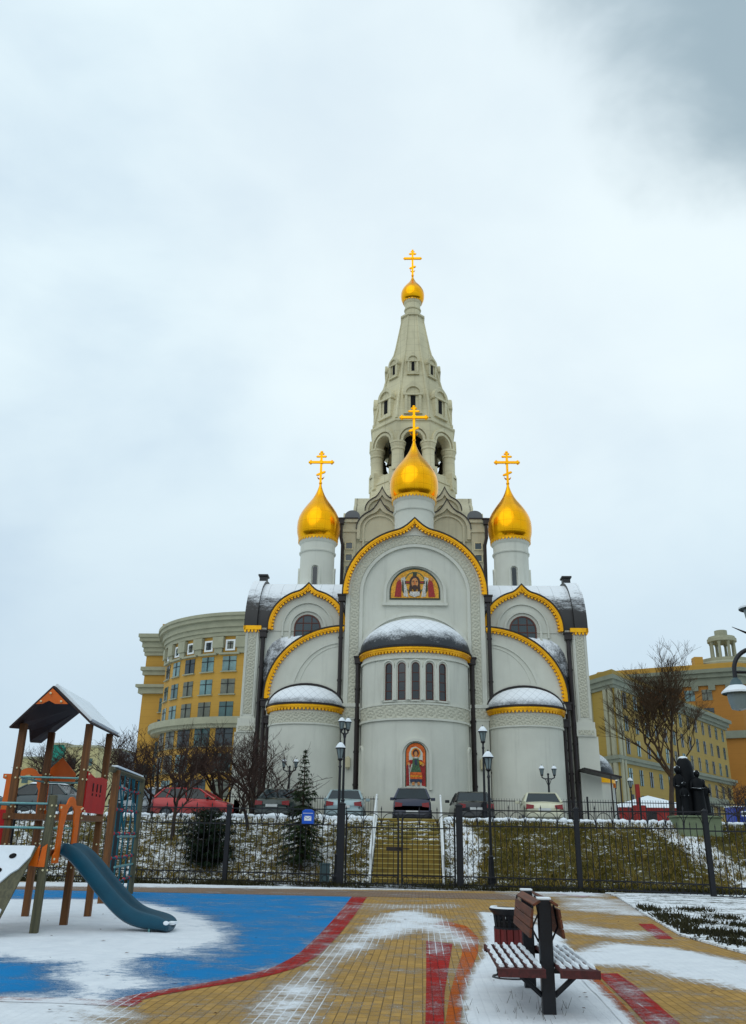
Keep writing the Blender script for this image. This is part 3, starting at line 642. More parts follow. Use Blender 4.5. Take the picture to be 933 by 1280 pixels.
def ground_mat(name, kind, c1, c2=None, joints=True):
    m, nt, b = newmat(name); b.inputs['Roughness'].default_value = .8; b.inputs['Specular IOR Level'].default_value = .12
    pos = posvec(nt)
    att = N(nt, 'ShaderNodeAttribute', attribute_name='snow').outputs['Fac']
    base = None; jm = None
    if kind == 'paver':
        mp = N(nt, 'ShaderNodeMapping'); mp.inputs['Rotation'].default_value = (0, 0, PI/2); L(nt, pos, mp.inputs['Vector'])
        br = N(nt, 'ShaderNodeTexBrick'); L(nt, mp.outputs[0], br.inputs['Vector'])
        for k, v in (('Scale', 1.0), ('Mortar Size', .006), ('Mortar Smooth', .3), ('Brick Width', .2), ('Row Height', .1), ('Bias', 0.)): br.inputs[k].default_value = v
        br.inputs['Color1'].default_value = (*lin(c1), 1); br.inputs['Color2'].default_value = (*lin(c2 or c1), 1)
        br.inputs['Mortar'].default_value = (*[x*.35 for x in lin(c1)], 1)
        n1 = noise(nt, .9, 5, .65, pos); n2 = noise(nt, 14, 4, .7, pos)
        base = mixc(nt, math_n(nt, 'MULTIPLY', ramp(nt, n1, .35, .7), .35), br.outputs['Color'], tuple(x*.6 for x in lin(c1)))
        base = mixc(nt, math_n(nt, 'MULTIPLY', n2, .25), base, tuple(x*.45 for x in lin(c1)))
        jm = br.outputs['Fac']; mort = jm
    else:
        n1 = noise(nt, 1.1, 5, .7, pos); n2 = noise(nt, 60, 3, .7, pos)
        base = mixc(nt, n1, tuple(x*.72 for x in lin(c1)), tuple(min(1, x*1.2) for x in lin(c1)))
        base = mixc(nt, math_n(nt, 'MULTIPLY', n2, .35), base, tuple(x*.5 for x in lin(c1)))
    # ragged, wind drawn edges
    nA = noise(nt, 1.3, 6, .72, posvec(nt, (.75, 1.0, 1)), .6); nB = noise(nt, 7.0, 5, .75, posvec(nt, (.8, 1.1, 1)), .3); nC = noise(nt, 45, 3, .8, pos)
    t = math_n(nt, 'ADD', att, math_n(nt, 'MULTIPLY', math_n(nt, 'SUBTRACT', nA, .5), 1.05))
    t = math_n(nt, 'ADD', t, math_n(nt, 'MULTIPLY', math_n(nt, 'SUBTRACT', nB, .5), .8))
    t = math_n(nt, 'ADD', t, math_n(nt, 'MULTIPLY', math_n(nt, 'SUBTRACT', nC, .5), .45))
    if jm is not None:
        ct = ramp(nt, math_n(nt, 'ADD', att, math_n(nt, 'MULTIPLY', math_n(nt, 'SUBTRACT', noise(nt, .7, 3, .6, pos), .5), .8)), .12, .5)
        t = math_n(nt, 'ADD', t, math_n(nt, 'MULTIPLY', math_n(nt, 'MULTIPLY', jm, ct), .38))
    f = ramp(nt, t, .42, .72)
    th = ramp(nt, t, .2, 1.0)
    td = math_n(nt, 'ADD', math_n(nt, 'MULTIPLY', att, 1.0), math_n(nt, 'MULTIPLY', math_n(nt, 'SUBTRACT', noise(nt, 110, 2, .8, posvec(nt, (.6, 1, 1))), .5), 1.5))
    td = math_n(nt, 'ADD', td, math_n(nt, 'MULTIPLY', math_n(nt, 'SUBTRACT', nA, .5), 1.3)); td = math_n(nt, 'ADD', td, math_n(nt, 'MULTIPLY', math_n(nt, 'SUBTRACT', nB, .5), .7))
    f = math_n(nt, 'MAXIMUM', f, math_n(nt, 'MULTIPLY', ramp(nt, td, .3, .62), .62))
    f = math_n(nt, 'MULTIPLY', f, .97)
    wsn = mixc(nt, noise(nt, 3, 5, .7, pos), (.58, .62, .67), (.86, .88, .90))
    wet = math_n(nt, 'MULTIPLY', ramp(nt, t, .08, .42), .3); base = mixc(nt, wet, base, (0, 0, 0))
    L(nt, math_n(nt, 'SUBTRACT', .85, math_n(nt, 'MULTIPLY', math_n(nt, 'MULTIPLY', wet, math_n(nt, 'SUBTRACT', 1.0, f)), 1.1)), b.inputs['Roughness'])
    L(nt, mixc(nt, f, base, wsn), b.inputs['Base Color'])
    hh = math_n(nt, 'ADD', math_n(nt, 'MULTIPLY', f, .7), math_n(nt, 'MULTIPLY', nB, .5))
    if jm is not None: hh = math_n(nt, 'SUBTRACT', hh, math_n(nt, 'MULTIPLY', jm, .35))
    hh = math_n(nt, 'ADD', hh, math_n(nt, 'MULTIPLY', noise(nt, 22, 4, .75, pos), .55))
    bump(nt, b, hh, .7, .025)
    return m
M['paver'] = ground_mat('tan_pavers', 'paver', (190, 150, 84), (166, 130, 70))
M['redpaver'] = ground_mat('red_pavers', 'paver', (176, 30, 22), (150, 30, 26))
M['orangepaver'] = ground_mat('orange_pavers', 'paver', (196, 94, 14), (180, 86, 20))
M['mat'] = ground_mat('blue_rubber', 'rubber', (0, 126, 190))
M['pinkpave'] = ground_mat('path_paving', 'paver', (146, 120, 100), (134, 112, 92))
def sheet(name, X, Y, z, mat, label=None, kind='structure'):
    ny, nx = X.shape; me = bpy.data.meshes.new(name)
    cv = snowcov(X, Y); k_ = np.clip((cv-.55)/.4, 0, 1); lump = np.sin(X*5.1+np.sin(Y*3.3)*2)*np.sin(Y*4.3+X*1.7)*.3+.8; v = np.stack([X.ravel(), Y.ravel(), (z+.022*k_*k_*(3-2*k_)*lump).ravel()], 1)
    idx = np.arange(nx*ny).reshape(ny, nx)
    q = np.stack([idx[:-1,:-1], idx[:-1,1:], idx[1:,1:], idx[1:,:-1]], -1).reshape(-1, 4)
    me.from_pydata(v.tolist(), [], q.tolist()); me.materials.append(M[mat])
    a = me.attributes.new('snow', 'FLOAT', 'POINT'); a.data.foreach_set('value', snowcov(X, Y).ravel().astype(np.float32))
    me.update(); o = bpy.data.objects.new(name, me); COL.objects.link(o); o['kind'] = kind
    if label: o['label'] = label
    return o
xs = np.linspace(-22, 16, 320); ys = np.concatenate([np.linspace(3, 18, 150), np.linspace(18.1, 29.6, 90)])
X, Y = np.meshgrid(xs, ys); sheet('plaza_paving', X, Y, 0, 'paver', 'tan block paving with drifted snow')
# play mat: rows from the left to the curved right edge
edge_px = [(133,1250),(200,1237),(262,1229),(335,1213),(372,1194),(400,1168),(421,1145),(440,1121)]
E0 = gp(edge_px)
yy = np.linspace(E0[0][1]-.0, E0[-1][1], 130)
order = np.argsort(E0[:,1]); 
def smooth_interp(y, P):
    t = np.interp(y, P[:,1], np.arange(len(P))); x = np.interp(y, P[:,1], P[:,0])
    k = np.ones(9)/9; xp = np.pad(x, 4, 'edge'); return np.convolve(xp, k, 'valid')
edge = smooth_interp(yy, E0)
U = np.linspace(0, 1, 110)
X = -20+(edge[:,None]+20)*U[None,:]; Y = np.repeat(yy[:,None], len(U), 1); sheet('play_mat', X, Y, .004, 'mat', 'blue rubber playground surface half covered by snow')
w = np.interp(yy, [yy[0], yy[0]+1.5, yy[-1]], [.26, .28, .42]); X = edge[:,None]+w[:,None]*np.linspace(0, 1, 10)[None,:]; Y = np.repeat(yy[:,None], 10, 1); sheet('red_paver_border', X, Y, .004, 'redpaver')
X, Y = np.meshgrid(np.linspace(-20, edge[0]+.3, 90), np.linspace(yy[0]-.3, yy[0]-.003, 8)); sheet('red_paver_border', X, Y, .004, 'redpaver')
def strip_sheet(name, A, B, z, mat, n=60):
    A = gp(A); B = gp(B); m_ = len(A); t = np.linspace(0, m_-1, n)
    a = np.stack([np.interp(t, range(m_), A[:,i]) for i in (0, 1)], 1); b = np.stack([np.interp(t, range(m_), B[:,i]) for i in (0, 1)], 1)
    u = np.linspace(0, 1, 8)[None,:]; X = a[:,:1]*(1-u)+b[:,:1]*u; Y = a[:,1:]*(1-u)+b[:,1:]*u; sheet(name, X, Y, z, mat)
strip_sheet('orange_paver_stripe', [(556,1320),(557,1280),(562,1245),(572,1210),(578,1192),(576,1176),(562,1164),(540,1158)], [(576,1320),(576,1280),(579,1248),(590,1212),(598,1190),(598,1172),(584,1158),(552,1150)], .004, 'orangepaver')
strip_sheet('red_paver_stripe', [(531,1320),(532,1280),(533,1230),(533,1176)], [(553,1320),(555,1280),(556,1240),(566,1180)], .004, 'redpaver')
strip_sheet('orange_paver_stripe', [(722,1216),(728,1228),(752,1252),(780,1284),(820,1330)], [(744,1217),(756,1232),(776,1252),(800,1280),(840,1330)], .004, 'orangepaver')
strip_sheet('red_paver_stripe', [(746,1217),(760,1231),(782,1252),(808,1280),(850,1330)], [(772,1217),(794,1232),(818,1252),(850,1280),(895,1330)], .004, 'redpaver')
strip_sheet('red_paver_stripe', [(798,1155),(812,1166),(822,1174)], [(816,1155),(832,1166),(842,1174)], .004, 'redpaver', 12)
strip_sheet('red_paver_stripe', [(690,1117),(730,1122)], [(700,1112),(752,1117)], .004, 'redpaver', 12)
X, Y = np.meshgrid(np.linspace(-22, 3.6, 200), np.linspace(25.6, 28.2, 12)); sheet('cross_path', X, Y, .006, 'pinkpave', 'pale paved path running past the playground')
# ------------------------------------------------------------------ land: lawn, embankment, terrace, far ground
def hgt(x, y):
    toe = 33.2; top = 37.2
    t = np.clip((y-toe)/(top-toe), 0, 1); h = 2.28*(t*t*(3-2*t))*.35+2.28*t*.65
    return np.where(y < toe, 0, h)+np.clip((y-40)/60, 0, 1)*.9-.03-.25*np.clip((y-37.45)/.4, 0, 1)*(1-np.clip((y-42.9)/.9, 0, 1))
def land_mat():
    m, nt, b = newmat('winter_ground'); b.inputs['Roughness'].default_value = .9; b.inputs['Specular IOR Level'].default_value = .2
    pos = posvec(nt); sep = N(nt, 'ShaderNodeSeparateXYZ'); L(nt, pos, sep.inputs[0])
    n1 = noise(nt, .8, 6, .7, pos); n2 = noise(nt, 5, 6, .8, posvec(nt, (.6, 1, 1.6)), .6); n3 = noise(nt, 30, 3, .7, pos)
    g = mixc(nt, n1, lin((48, 48, 14)), lin((112, 98, 34))); g = mixc(nt, math_n(nt, 'MULTIPLY', n3, .5), g, lin((32, 28, 12)))
    left = N(nt, 'ShaderNodeMapRange'); left.inputs[1].default_value = -4.5; left.inputs[2].default_value = 2.6; left.inputs[3].default_value = .49; left.inputs[4].default_value = .34; L(nt, sep.outputs[0], left.inputs[0])
    toe = N(nt, 'ShaderNodeMapRange'); toe.inputs[1].default_value = 36.7; toe.inputs[2].default_value = 37.5; toe.inputs[3].default_value = 0; toe.inputs[4].default_value = .35; L(nt, sep.outputs[1], toe.inputs[0])
    s = math_n(nt, 'ADD', math_n(nt, 'ADD', left.outputs[0], toe.outputs[0]), math_n(nt, 'MULTIPLY', math_n(nt, 'SUBTRACT', n2, .5), 1.5))
    s = math_n(nt, 'ADD', s, math_n(nt, 'MULTIPLY', math_n(nt, 'SUBTRACT', n1, .5), .7)); s = math_n(nt, 'ADD', s, math_n(nt, 'MULTIPLY', math_n(nt, 'SUBTRACT', noise(nt, 16, 4, .8, pos), .5), 1.0)); s = math_n(nt, 'ADD', s, N(nt, 'ShaderNodeAttribute', attribute_name='snow').outputs['Fac'])
    back = ramp(nt, sep.outputs[1], 20, 29); s = math_n(nt, 'SUBTRACT', s, math_n(nt, 'MULTIPLY', math_n(nt, 'SUBTRACT', 1.0, back), .35))  # unseen ground behind the camera darkened so the domes reflect less snow
    L(nt, mixc(nt, ramp(nt, s, .45, .62), g, (.78, .81, .84)), b.inputs['Base Color'])
    bump(nt, b, n2, .8, .06); return m
M['land'] = land_mat()
xs = np.unique(np.concatenate([np.linspace(-400, -30, 20), np.linspace(-30, 30, 240), np.linspace(30, 400, 20)]))
ys = np.unique(np.concatenate([np.linspace(-60, 28, 12), np.linspace(29.55, 40, 60), np.linspace(40.2, 46, 24), np.linspace(47, 400, 30)]))
X, Y = np.meshgrid(xs, ys); Z = hgt(X, Y)
bumpy = (Y > 29.5) & (Y < 37) & (abs(X) < 30); Z = Z+np.where(bumpy, (np.random.rand(*X.shape)-.5)*.07, 0)
Z = np.where(Y < 29, -.06, Z)
me = bpy.data.meshes.new('ground'); idx = np.arange(X.size).reshape(X.shape)
me.from_pydata(np.stack([X.ravel(), Y.ravel(), Z.ravel()], 1).tolist(), [], np.stack([idx[:-1,:-1], idx[:-1,1:], idx[1:,1:], idx[1:,:-1]], -1).reshape(-1, 4).tolist())
sk = poly_sd(np.array([(8.6,37.6),(9.9,37.6),(12.4,33.4),(11.9,33.2),(10.6,34.6),(9.6,36.0)]), X, Y); sk2 = poly_sd(np.array([(1.1,33.4),(1.9,33.4),(2.4,35.5),(1.4,37.3),(1.0,37.3)]), X, Y); a = me.attributes.new('snow', 'FLOAT', 'POINT'); a.data.foreach_set('value', (np.clip(sk*1.6+.35, 0, .7)+np.clip(sk2*1.2+.2, 0, .35)).ravel().astype(np.float32))
me.materials.append(M['land']); me.polygons.foreach_set('use_smooth', [True]*len(me.polygons)); g_ = bpy.data.objects.new('ground', me); COL.objects.link(g_); g_['kind'] = 'structure'
def strip_noise_snow(name, base, lo=.45, hi=.65, sc=1.2, cov=.5):
    m, nt, b = newmat(name); b.inputs['Roughness'].default_value = .85; pos = posvec(nt)
    n1 = noise(nt, sc, 6, .75, pos); n2 = noise(nt, sc*8, 4, .7, pos)
    t = math_n(nt, 'ADD', n1, math_n(nt, 'MULTIPLY', math_n(nt, 'SUBTRACT', n2, .5), .5))
    c = lin(base); bb = mixc(nt, n2, tuple(x*.7 for x in c), tuple(x*1.2 for x in c))
    L(nt, mixc(nt, ramp(nt, t, lo, hi), bb, (.76, .79, .82)), b.inputs['Base Color']); bump(nt, b, t, .5, .03); return m
M['asphalt'] = strip_noise_snow('wet_asphalt', (74, 76, 80), .52, .7)
tr = MB(); tr.box(-60, 60, 37.95, 42.8, 1.6, 2.055)
o = tr.build('parking_road', 'asphalt', smooth=0); o['kind'] = 'structure'
# lumpy snow bank left by the plough along the top of the slope
sb = MB(); nx = 420
for i in range(nx):
    x = -24+44*i/(nx-1)
    if -2.1 < x < 1.0: continue
    r = random.uniform(.07, .17)*(1 if x > -9 else .8); sb.sphere((x+random.uniform(-.05,.05), 37.35+random.uniform(-.22,.22), 2.27), r, 4, random.uniform(.9,1.6), 1, random.uniform(.5,.95))
o = sb.build('snow_bank', 'snow', smooth=180); tag(o, kind='stuff'); o['label'] = 'lumpy white snow bank along the top of the slope'
# verge right of the plaza: earth, snow and dark ground cover
M['verge'] = strip_noise_snow('verge_soil', (70, 66, 30), .47, .62, 1.6)
M['verge'] = strip_noise_snow('verge_soil', (52, 48, 24), .36, .52, 1.5)
V0 = gp([(770,1121),(800,1140),(850,1170),(905,1186),(1000,1212),(1100,1240)])
vb = MB(); pts = [tuple(p) for p in V0]+[(16, 12), (16, 29.55), (V0[0][0], 29.55)]; vb.zprism(pts, .005, .035)
o = vb.build('verge', 'verge', smooth=0); o['kind'] = 'structure'
# grass blades
def blades(name, n, fx, fh, mat, label, wd=.02):
    P = fx(n); n = len(P); a = np.random.rand(n)*2*PI; h = fh(n); w_ = wd*(.6+np.random.rand(n)*.8)
    dx, dy = np.cos(a)*w_, np.sin(a)*w_; lx, ly = np.random.randn(n)*h*.45, np.random.randn(n)*h*.45
    v = np.empty((n, 3, 3)); v[:,0] = P+np.stack([dx, dy, 0*dx], 1); v[:,1] = P-np.stack([dx, dy, 0*dx], 1); v[:,2] = P+np.stack([lx, ly, h], 1)
    me = bpy.data.meshes.new(name); me.vertices.add(3*n); me.vertices.foreach_set('co', v.ravel()); me.loops.add(3*n); me.loops.foreach_set('vertex_index', np.arange(3*n))
    me.polygons.add(n); me.polygons.foreach_set('loop_start', np.arange(n)*3); me.polygons.foreach_set('loop_total', np.full(n, 3)); me.update(calc_edges=True)
    me.materials.append(M[mat]); o = bpy.data.objects.new(name, me); COL.objects.link(o); tag(o, label, kind='stuff'); return o
M['grass'] = pm('dry_green_grass', (88, 80, 26), .8, 0, .5, .8, spec=.2)
M['weed'] = pm('dark_ground_cover', (44, 42, 20), .8, 0, .5, 2.5, spec=.2)
def fx_slope(n):
    x = np.random.uniform(-20, 18, n); y = np.random.uniform(31.5, 37.1, n)
    keep = np.random.rand(n) < np.interp(x, [-20, -3, 1.2, 3], [.16, .22, .6, 1.0]); keep &= ~((x > -2.2) & (x < 1.0) & (y > 33)); cl = np.sin(x*2.1+np.sin(y*3))+np.sin(y*2.7+x*.8); keep &= (cl+np.random.randn(n)*.7) > -.7
    x, y = x[keep], y[keep]; return np.stack([x, y, hgt(x, y)], 1)
blades('grass', 90000, fx_slope, lambda n: np.random.uniform(.03, .13, n), 'grass', 'short olive grass on the embankment', .022)
def fx_verge(n):
    x = np.random.uniform(-20, 14, n); y = np.random.uniform(29.5, 31.3, n); keep = (np.sin(x*1.7)+np.sin(x*4.1+y*5)+np.random.randn(n)*.6) > .1; x, y = x[keep], y[keep]; return np.stack([x, y, 0*x-.03], 1)
blades('weeds', 22000, fx_verge, lambda n: np.random.uniform(.05, .22, n), 'weed', 'rough dark weeds along the foot of the iron fence', .025)
cl = [gnd(random.uniform(775, 925), 0) if False else gnd(*p) for p in [(800,1147),(822,1153),(838,1148),(850,1160),(868,1155),(885,1168),(905,1172),(925,1182),(870,1140),(905,1150),(930,1160),(815,1140),(930,1172),(790,1136),(860,1168)]]
def fx_cl(n):
    c = np.array(cl)[np.random.randint(0, len(cl), n)]; p = c+np.random.randn(n, 2)*np.array([.2, .3]); s_ = poly_sd(np.array(pts), p[:,0], p[:,1]) > .05; p = p[s_]; return np.concatenate([p, np.full((len(p), 1), .03)], 1)
blades('ground_cover', 3800, fx_cl, lambda n: np.random.uniform(.02, .12, n), 'weed', 'dark frosted ground cover beside the plaza', .02)

# a few dead leaves blown over the paving
lf = MB(); M['leaf'] = pm('dead_leaf', (74, 44, 24), .8, 0, .4, 8)
rl = random.Random(5)
for i in range(150):
    x, y = rl.uniform(-9, 9), 8.3+rl.random()**1.6*18; a = rl.random()*6.3; s_ = rl.uniform(.018, .04); c, s2 = math.cos(a)*s_, math.sin(a)*s_; zz = .03
    lf.add([(x-c, y-s2, zz), (x+s2*.6, y-c*.6, zz+.006), (x+c, y+s2, zz+rl.uniform(0,.015)), (x-s2*.6, y+c*.6, zz+.008)], [(0,1,2,3)])
o = lf.build('dead_leaves', 'leaf', smooth=0); tag(o, 'scattered dead leaves on the paving', kind='stuff')

M['straw'] = pm('straw_tufts', (128, 110, 52), .85, 0, .4, 1.2, spec=.2)
def fx_tuft(n):
    k = n//14; c = np.stack([np.random.uniform(-18, 17, k), np.random.uniform(33.0, 37.0, k)], 1); c = c[~((c[:,0] > -2.2) & (c[:,0] < 1.1))]
    p = np.repeat(c, 14, 0)+np.random.randn(len(c)*14, 2)*.06; return np.stack([p[:,0], p[:,1], hgt(p[:,0], p[:,1])], 1)
blades('grass_tufts', 16000, fx_tuft, lambda n: np.random.uniform(.08, .26, n), 'straw', 'straw-coloured tufts of dead grass on the embankment', .014)
# ------------------------------------------------------------------ iron fence
PW = 3.97
def panel_mb(w, h=2.28, gate=False):
    p = MB(); r = .014
    for z in (h, h-.5, .36, .1): p.box(0, w, -.018, .018, z-.02, z+.02)
    nb = int(round(w/.185)); st = w/nb
    for i in range(nb+1):
        x = i*st; p.box(x-.011, x+.011, -.011, .011, .06 if i % 1 == 0 else .3, h-.5+.14); p.add([(x-.018,-.01,h-.38),(x+.018,-.01,h-.38),(x+.018,.01,h-.38),(x-.018,.01,h-.38),(x,0,h-.29)], [(0,1,4),(1,2,4),(2,3,4),(3,0,4)])
    na = int(round(w/.56)); sa = w/na
    for i in range(na):
        x0 = i*sa; xc = x0+sa/2
        for sx in (-1, 1):
            pts = [(xc+sx*sa*.5*math.cos(t)*(1-.0), 0, h-.48+.44*math.sin(t)**.9) for t in [PI/2*j/6 for j in range(7)]]
            p.tube(pts, .011, 4)
        p.box(x0-.012, x0+.012, -.012, .012, h-.5, h+.1); p.add([(x0-.025,-.012,h+.08),(x0+.025,-.012,h+.08),(x0+.025,.012,h+.08),(x0-.025,.012,h+.08),(x0,0,h+.2)], [(0,1,4),(1,2,4),(2,3,4),(3,0,4)])
    nc = int(round(w/.3)); sc = w/nc
    for i in range(nc):
        c = (i+.5)*sc; p.tube([(c+.1*math.cos(2*PI*j/10), 0, .23+.1*math.sin(2*PI*j/10)) for j in range(11)], .01, 4, False)
    return p
def post_mb(h=2.42, s=.075):
    p = MB(); p.box(-s, s, -s, s, -.3, h); p.box(-s-.02, s+.02, -s-.02, s+.02, h, h+.03); p.add([(-s,-s,h+.03),(s,-s,h+.03),(s,s,h+.03),(-s,s,h+.03),(0,0,h+.1)], [(0,1,4),(1,2,4),(2,3,4),(3,0,4)]); return p
def fence_run(name, label, pts, zs, h=2.28):
    t = thing(name, label, 'fence', (*pts[0], 0))
    pm0 = post_mb(h+.06).build('post', 'black', t, smooth=0); pan0 = None
    for i, (p, z) in enumerate(zip(pts, zs)):
        o = pm0 if i == 0 else pm0.copy()
        if i: COL.objects.link(o); o.parent = t
        o.location = (p[0]-pts[0][0], p[1]-pts[0][1], z)
        if i < len(pts)-1:
            q = pts[i+1]; d = math.dist(p, q)
            if pan0 is None: pan0 = panel_mb(PW-.2, h).build('panel', 'black', t, smooth=0); o = pan0
            else: o = pan0.copy(); COL.objects.link(o); o.parent = t
            a = math.atan2(q[1]-p[1], q[0]-p[0]); k = (d-.16)/(PW-.2); o.scale = (k, 1, 1); o.rotation_euler = (0, 0, a)
            o.location = (p[0]-pts[0][0]+.08*math.cos(a), p[1]-pts[0][1]+.08*math.sin(a), z)
    return t
fence_run('iron_fence', 'black iron fence with hooped top running left from the gate behind the playground', [(-2.72,30.55),(-6.68,30.9),(-10.64,31.2),(-14.6,31.5),(-18.56,31.8),(-22.5,32.1)], [0]*6, 2.4)
fence_run('iron_fence', 'black iron fence with hooped top stepping down to the right of the gate', [(1.25,30.7),(5.1,30.2),(8.75,28.45),(12.2,26.6),(15.6,24.8)], [0,.0,-.06,-.1,-.12], 2.44)
gate = thing('iron_gate', 'double black iron gate in front of the stairs', 'gate', (-2.72, 30.6, 0))
for sx, x in ((1, .14), (-1, 3.83)):
    lf = panel_mb(1.8, 2.34); lf.box(0, .05, -.02, .02, .06, 2.3); lf.box(1.75, 1.8, -.02, .02, .06, 2.3); o = lf.build('gate_leaf', 'black', gate, smooth=0); o.location = (x, .0, 0); o.scale = (sx, 1, 1)
lk = MB(); lk.box(1.52, 2.02, -.05, -.03, 1.12, 1.24); lk.box(1.86, 2.3, -.05, -.03, 1.17, 1.2); lk.build('lock_plate', 'flash', gate, smooth=0)
for x in (.0, 3.97):
    p = post_mb(2.56, .11).build('post', 'black', gate, smooth=0); p.location = (x, -.12, 0)
tag(bpy.data.objects.get('iron_gate'))
# letter box on the fence: blue with a white envelope mark
M['blue'] = pm('blue_enamel', (14, 82, 190), .4, 0, .1, 4); M['whitep'] = pm('white_paint', (225, 228, 228), .5, 0, .06, 4)
mbx = thing('letter_box', 'small blue letter box with white envelope mark on the iron fence', 'letter box', (-3.85, 30.42, 1.92))
b_ = MB(); b_.box(-.2, .2, -.14, .05, .0, .36); b_.prism([(-.2,.36),(-.2,.4),(-.1,.46),(.1,.46),(.2,.4),(.2,.36)], -.14, .05); b_.build('body', 'blue', mbx, bevel=.01)
e_ = MB(); e_.box(-.12, .12, -.15, -.139, .1, .25); e_.box(-.17, .17, -.15, -.139, .33, .345); e_.build('envelope_mark', 'whitep', mbx, smooth=0)
e_ = MB(); e_.prism([(-.12,.25),(0,.16),(.12,.25),(.12,.235),(0,.145),(-.12,.235)], -.153, -.149); e_.build('envelope_fold', 'blue', mbx, smooth=0)
M['greybox'] = pm('grey_green_metal', (66, 88, 92), .5, 0, .2, 3)
cab = thing('utility_cabinet', 'small grey metal cabinet at the foot of the slope left of the gate', 'cabinet', (-3.5, 33.0, -.03))
c_ = MB(); c_.box(-.17, .17, -.12, .12, 0, .62); c_.build('body', 'greybox', cab, bevel=.01)
c_ = MB(); c_.box(-.2, .2, -.15, .15, .62, .66); c_.build('lid', 'greybox', cab, smooth=0); c_ = MB(); c_.box(-.14, .14, -.135, -.12, .06, .56); c_.box(.08, .11, -.15, -.13, .3, .36); c_.build('door', 'greybox', cab, smooth=0)
# ------------------------------------------------------------------ stairs
M['step'] = pm('ochre_stone_step', (128, 106, 44), .8, 0, .25, 2.2, .3, 30)
M['nosing'] = pm('pale_step_nosing', (176, 160, 92), .8, 0, .2, 3)
st = thing('staircase', 'ochre stone stairs with white side rails climbing the slope', 'stairs', (-.56, 33.2, 0))
s_ = MB(); nz = MB(); ns = 14; rs, rn = 2.27/ns, 4.1/ns
for i in range(ns):
    s_.box(-1.25, 1.25, i*rn, 4.4, i*rs-.02, (i+1)*rs-.03); nz.box(-1.26, 1.26, i*rn-.02, i*rn+.07, (i+1)*rs-.03, (i+1)*rs)
    s_.box(-1.25, 1.25, i*rn+.07, (i+1)*rn, (i+1)*rs-.03, (i+1)*rs-.006)
s_.build('steps', 'step', st, smooth=0); nz.build('nosings', 'nosing', st, smooth=0)
for sx in (-1, 1):
    h = MB(); h.T = lambda u, v, z, sx=sx: (sx*1.33+v, u, z); h.prism([(-.25,0),(-.25,.22),(4.2,2.5),(4.4,2.5),(4.4,0)], -.04, .04); h.T = None; h.build('stringer', 'whitep', st, smooth=0)
    h = MB(); h.tube([(sx*1.33, -.2, .95), (sx*1.33, 4.2, 3.2), (sx*1.33, 4.4, 3.2)], .04, 8)
    for i in range(6): h.tube([(sx*1.33, i*.86, .1+i*.46), (sx*1.33, i*.86, 1.02+i*.44)], .03, 6)
    h.box(sx*1.33-.02, sx*1.33+.02, 4.0, 4.05, 2.3, 3.2); h.build('handrail', 'whitep', st, smooth=40)
ld = MB(); ld.zprism([(-5.2,31.6),(-1.9,32.4),(1.2,32.4),(2.6,31.4),(1.6,29.6),(-4.6,29.6)], .002, .03)
o = ld.build('gate_landing', 'asphalt', smooth=0); o['kind'] = 'structure'
# second, lower railing on the terrace in front of the church
tf = thing('terrace_railing', 'thin dark railing between the parked cars and the church', 'fence', (-12, 43.85, 2.28))
t_ = MB(); 
for z in (.15, 1.0): t_.box(0, 30, -.015, .015, z-.02, z+.02)
for i in range(241): x = i*.125; t_.box(x-.008, x+.008, -.008, .008, .1, 1.12)
t_.build('rails', 'black', tf, smooth=0)
for i in range(13): p = MB(); p.box(-.04, .04, -.04, .04, 0, 1.25); o = p.build('post', 'black', tf, smooth=0); o.location = (i*2.5, 0, 0)
# ------------------------------------------------------------------ lamps
M['lampglass'] = pm('frosted_lamp_glass', (120, 134, 136), .25, 0, .1, 3)
def lantern(t, x, y, z, s=1.0, zoff=0):
    a = MB(); a.lathe([(.03,0),(.07,.03),(.05,.08),(.11*1,.12)], x, y, seg=8)
    a = MB(); H = .42*s; R0, R1 = .09*s, .17*s
    g = MB(); g.lathe([(.01,z),(R0,z+.02),(R1,z+H),(.01,z+H)], x, y, seg=6); go = g.build('lantern', 'lampglass', t, smooth=0)
    f = MB()
    for k in range(6):
        an = 2*PI*k/6-PI; f.tube([(x+R0*1.03*math.sin(an), y-R0*1.03*math.cos(an), z), (x+R1*1.03*math.sin(an), y-R1*1.03*math.cos(an), z+H)], .012*s, 4)
    f.lathe([(R1*.2,z-.1*s),(R0*1.3,z-.02),(R0*1.1,z+.02)], x, y, seg=8); f.lathe([(R1*1.25,z+H),(R1*1.3,z+H+.03*s),(R1*.7,z+H+.14*s),(.05*s,z+H+.2*s),(.015,z+H+.32*s)], x, y, seg=12)
    f.build('lantern_frame', 'black', go, smooth=30)
    sn = MB(); sn.lathe([(R1*1.3,z+H+.035*s),(R1*1.22,z+H+.07*s),(R1*.75,z+H+.19*s),(.07*s,z+H+.25*s),(.001,z+H+.27*s)], x, y, seg=12); sn.build('snow_cap', 'snow', go)
